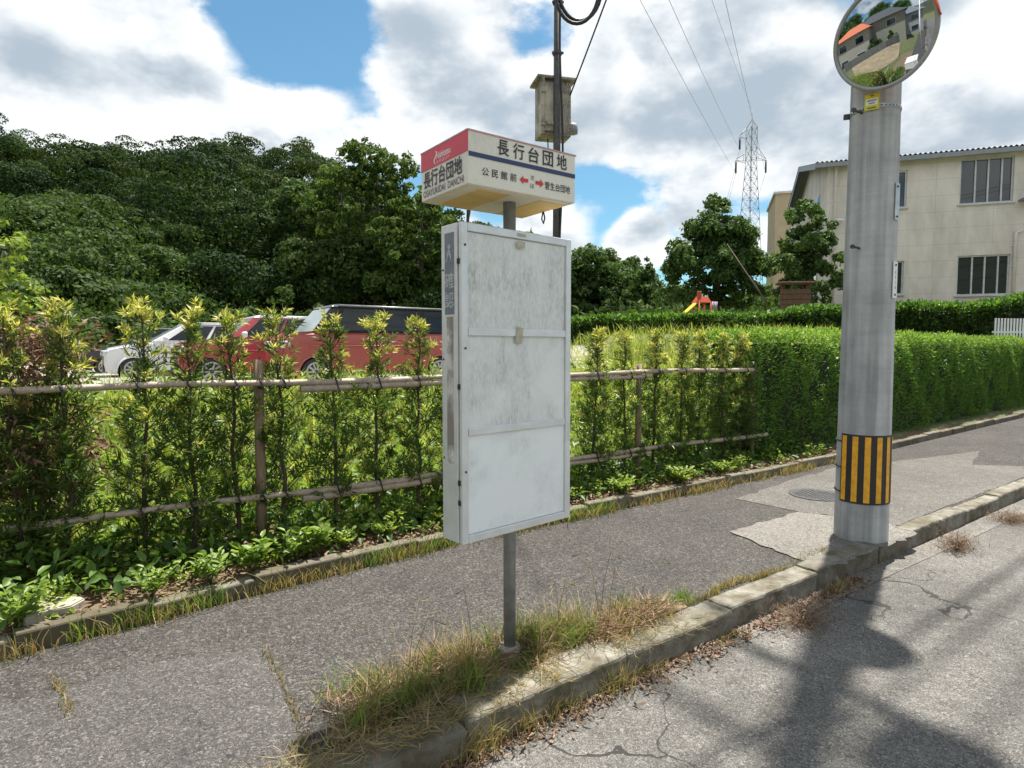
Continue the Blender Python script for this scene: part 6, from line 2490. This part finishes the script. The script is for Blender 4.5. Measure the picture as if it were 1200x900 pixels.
# tan block behind
c = at_y(941, 300, 36)
zt = at_y(941, 219, 36).z
t = thing('tan_building', 'flat roofed tan building behind the narrow tree', 'building', (c.x + 1.0, 37, 0), R(-18))
bm = bmesh.new()
box(bm, (0, 2.5, zt / 2 + .7), (4.2, 5, zt - 1.4))
obj('wall', bm, simple('tan_render', (0.50, 0.40, 0.26), .85, 0, .12, 1.5), t)
bm = bmesh.new()
box(bm, (0, 2.5, zt + .06), (4.4, 5.2, 0.14), bevel=.01)
obj('parapet', bm, M_WALL, t)
bm = bmesh.new()
box(bm, (-.6, -.04, zt - 2.6), (1.2, .06, 1.1))
w = obj('window', bm, M_FRAME, t)
bm = bmesh.new()
box(bm, (-.6, -.075, zt - 2.6), (1.08, .02, .98))
obj('pane', bm, M_GLASS, w)

# white picket fence at the right edge
c = at_y(1166, 393, 14.9)
t = thing('picket_fence', 'short white picket fence at the right edge in front of the dark hedge', 'fence', (c.x, c.y, c.z), R(12))
zt = at_y(1165, 373, 14.9).z - c.z
bm = bmesh.new()
for i in range(16):
    box(bm, (i * 0.095, 0, zt / 2 - .3), (0.045, 0.02, zt + .6), bevel=.004)
obj('pickets', bm, C_WHITE, t)
for zc in (.08, -.4):
    bm = bmesh.new()
    box(bm, (0.72, 0.021, zc), (1.56, 0.02, 0.05))
    obj('rail', bm, C_WHITE, t)

# orange play equipment and small brown shelter behind the dark hedge
c = at_y(822, 366, 18.6)
t = thing('play_tower', 'small red and yellow play tower behind the dark hedge', 'play equipment', (c.x, c.y, c.z - .36), R(20))
t.scale = (.62, .62, .62)
PR = simple('play_red', (0.50, 0.075, 0.025), .5)
bm = bmesh.new()
vs = prism(bm, [(-.38, -.3), (.38, -.3), (.38, .3), (-.38, .3)], 1.05, 1.35)
for v in vs:
    if v.co.z > 1.2: v.co.x *= .55; v.co.y *= .55
obj('roof', bm, PR, t)
for x, y in ((-.34, -.26), (.34, -.26), (.34, .26), (-.34, .26)):
    bm = bmesh.new()
    tube(bm, [(x, y, -.3), (x, y, 1.06)], .035, 8)
    obj('post', bm, PR, t)
bm = bmesh.new()
box(bm, (-.22, -.1, 1.42), (.18, .16, .34), bevel=.02)
obj('chimney', bm, PR, t)
bm = bmesh.new()
vs = box(bm, (0, 0, 0), (.9, .34, .05), bevel=.01)
bmesh.ops.transform(bm, matrix=Matrix.Translation((-.7, 0, .75)) @ Matrix.Rotation(R(-38), 4, 'Y'), verts=vs)
obj('slide', bm, simple('play_yellow', (0.75, 0.45, 0.03), .45), t)
bm = bmesh.new()
for i in range(5):
    tube(bm, [(.48 + i * .09, -.05, .6), (.52 + i * .09, -.05, 1.12)], .018, 6)
obj('railing', bm, simple('play_lilac', (0.55, 0.5, 0.62), .5), t)

c = at_y(931, 354, 18.2)
t = thing('brown_notice_hut', 'small brown wooden notice hut below the narrow tree', 'hut', (c.x, c.y, c.z - .72), R(-8))
BW = mat_wood('brown_painted_wood', (0.10, 0.05, 0.03), (0.22, 0.12, 0.08))
for x in (-.34, .34):
    bm = bmesh.new()
    box(bm, (x, 0, .5), (.09, .09, 1.5), bevel=.008)
    obj('post', bm, BW, t)
bm = bmesh.new()
for i in range(4):
    box(bm, (0, -.055, .55 + i * .16), (.86, .03, .145), bevel=.006)
obj('board', bm, BW, t)
bm = bmesh.new()
box(bm, (0, 0, 1.28), (1.0, .45, .06), bevel=.01)
obj('roof', bm, BW, t)

# ------------------------------------------------------------------ across the road (seen in the convex mirror)
tag(sheet('far_pavement', [[S(-60, -4.6), S(90, -4.6), S(90, -6.4), S(-60, -6.4)]], -0.05, M_WALKM), kind='structure')
bm = bmesh.new()
for i in range(12):
    s0_ = -34 + i * 3.2
    prism(bm, [S(s0_, -1.0), S(s0_ + 1.9, -1.0), S(s0_ + 1.9, -1.15), S(s0_, -1.15)], ROAD_Z + .002, ROAD_Z + .006)
tag(obj('road_markings', bm, simple('road_paint', (.72, .72, .7), .7, 0, .15, 5)), kind='structure')


def house(label, sn, w, d, h, wallc, roofc, rz, hip=0.3):
    p = S(*sn)
    t = thing('house', label, 'house', (p.x, p.y, 0), rz)
    bm = bmesh.new()
    box(bm, (0, 0, h / 2 - .2), (w, d, h + .4))
    obj('wall', bm, simple('house_wall', wallc, .85, 0, .08), t)
    bm = bmesh.new()
    ov = .55
    lo = [bm.verts.new(c) for c in ((-w / 2 - ov, -d / 2 - ov, h), (w / 2 + ov, -d / 2 - ov, h), (w / 2 + ov, d / 2 + ov, h), (-w / 2 - ov, d / 2 + ov, h))]
    r1, r2 = bm.verts.new((-w / 2 + w * hip, 0, h + d * .28)), bm.verts.new((w / 2 - w * hip, 0, h + d * .28))
    for f in ((lo[0], lo[1], r2, r1), (lo[2], lo[3], r1, r2), (lo[1], lo[2], r2), (lo[3], lo[0], r1), tuple(lo[::-1])):
        bm.faces.new(f)
    obj('roof', bm, simple('house_roof', roofc, .6, 0, .15, 6), t)
    for zc in (1.4, h - 1.3):
        for xc in (-w * .28, w * .25):
            bm = bmesh.new()
            box(bm, (xc, d / 2 + .02, zc), (1.7, .08, 1.2))
            wn_ = obj('window', bm, M_FRAME, t)
            bm = bmesh.new()
            box(bm, (xc, d / 2 + .065, zc), (1.55, .03, 1.05))
            obj('pane', bm, M_GLASS, wn_)
    return t


rzh = R(35.5)
def polar(az, dist):
    return PB.x - .1 + dist * math.cos(R(az)), PB.y - .4 + dist * math.sin(R(az))


def house_at(label, az, dist, w, d, h, wc, rc, turn=0):
    x, y = polar(az, dist)
    s_, n_ = to_s(x, y)
    house(label, (s_, n_), w, d, h, wc, rc, R(az + 90 + turn))


house_at('cream house with an orange tiled hip roof left of the parking lot', 181, 23, 7, 6, 5.4, (.42, .38, .32), (.48, .12, .045), 20)
house_at('grey two storey house with a dark roof behind a block wall', 194, 25, 10, 7, 6.0, (.30, .285, .22), (.045, .05, .055), 8)
house_at('pale house with a grey roof nearest the road bend', 205, 31, 8, 7, 5.2, (.36, .36, .35), (.12, .13, .15), -10)
pts_ = [polar(az, d_) for az, d_ in ((172, 17), (184, 17.5), (196, 19), (204, 22))]
bm = bmesh.new()
for p_, q_ in zip(pts_, pts_[1:]):
    dx_, dy_ = q_[0] - p_[0], q_[1] - p_[1]
    l_ = math.hypot(dx_, dy_)
    ox, oy = -dy_ / l_ * .12, dx_ / l_ * .12
    prism(bm, [p_, q_, (q_[0] + ox, q_[1] + oy), (p_[0] + ox, p_[1] + oy)], .3, 1.9)
tag(obj('block_wall', bm, concrete('grey_block_wall', (.26, .26, .25), streak=.4)), 'grey block wall in front of the three houses', 'wall')
lotp = [polar(az, d_) for az, d_ in ((176, 10.5), (176, 16.8), (186, 17.2), (196, 18.6), (203, 20.5), (201, 12), (190, 10))]
bm = bmesh.new()
bm.faces.new([bm.verts.new((x, y, 0)) for x, y in lotp])
bmesh.ops.triangulate(bm, faces=bm.faces)
bmesh.ops.subdivide_edges(bm, edges=bm.edges, cuts=9, use_grid_fill=True)
for v in bm.verts:
    v.co.z = float(height(v.co.x, v.co.y)) + 0.08
tag(obj('vacant_lot', bm, simple('bare_earth', (0.24, 0.18, 0.11), .9, 0, .3, 1.2), smooth=True), kind='structure')
for az, dist, hh, lab in ((188, 20, 2.8, 'low garden tree between the orange roof and the grey house'), (192, 20, 2.2, 'low clipped garden tree in front of the grey house'), (199, 22, 3.0, 'garden tree beside the grey house behind the block wall'), (199, 40, 9.5, 'large tree behind the grey house'), (210, 34, 6, 'tall tree beside the pale house'), (187, 36, 9, 'large tree between the houses'), (174, 33, 9, 'large tree beyond the orange roofed house'), (180, 42, 13, 'tallest dark tree behind the orange roofed house'), (194, 46, 14, 'tallest dark tree behind the grey house'), (204, 46, 12, 'dark tree behind the pale house')):
    x, y = polar(az, dist)
    tree('garden_tree', lab, (x, y, .6), [(0, 0, hh * .75, hh * .3, hh * .25), (-hh * .2, 0, hh * .5, hh * .3, hh * .25), (hh * .2, 0, hh * .5, hh * .3, hh * .25)], .12, .35, .18, 130, L_TREED)
p = S(-7.5, 2.6)
t = thing('street_lamp', 'thin pale street lamp pole farther back on the sidewalk', 'street lamp', (p.x, p.y, 0))
bm = bmesh.new()
tube(bm, [(0, 0, -.2), (0, 0, 5.5)], [.07, .05], 10)
obj('pole', bm, M_WHITEINK, t)
bm = bmesh.new()
tube(bm, [(0, 0, 5.4), (.5, -.7, 5.7)], .03, 8)
box(bm, (.6, -.85, 5.7), (.18, .45, .1), rz=R(35), bevel=.02)
obj('lamp', bm, M_GALV, t)

print('objects', len(bpy.data.objects))
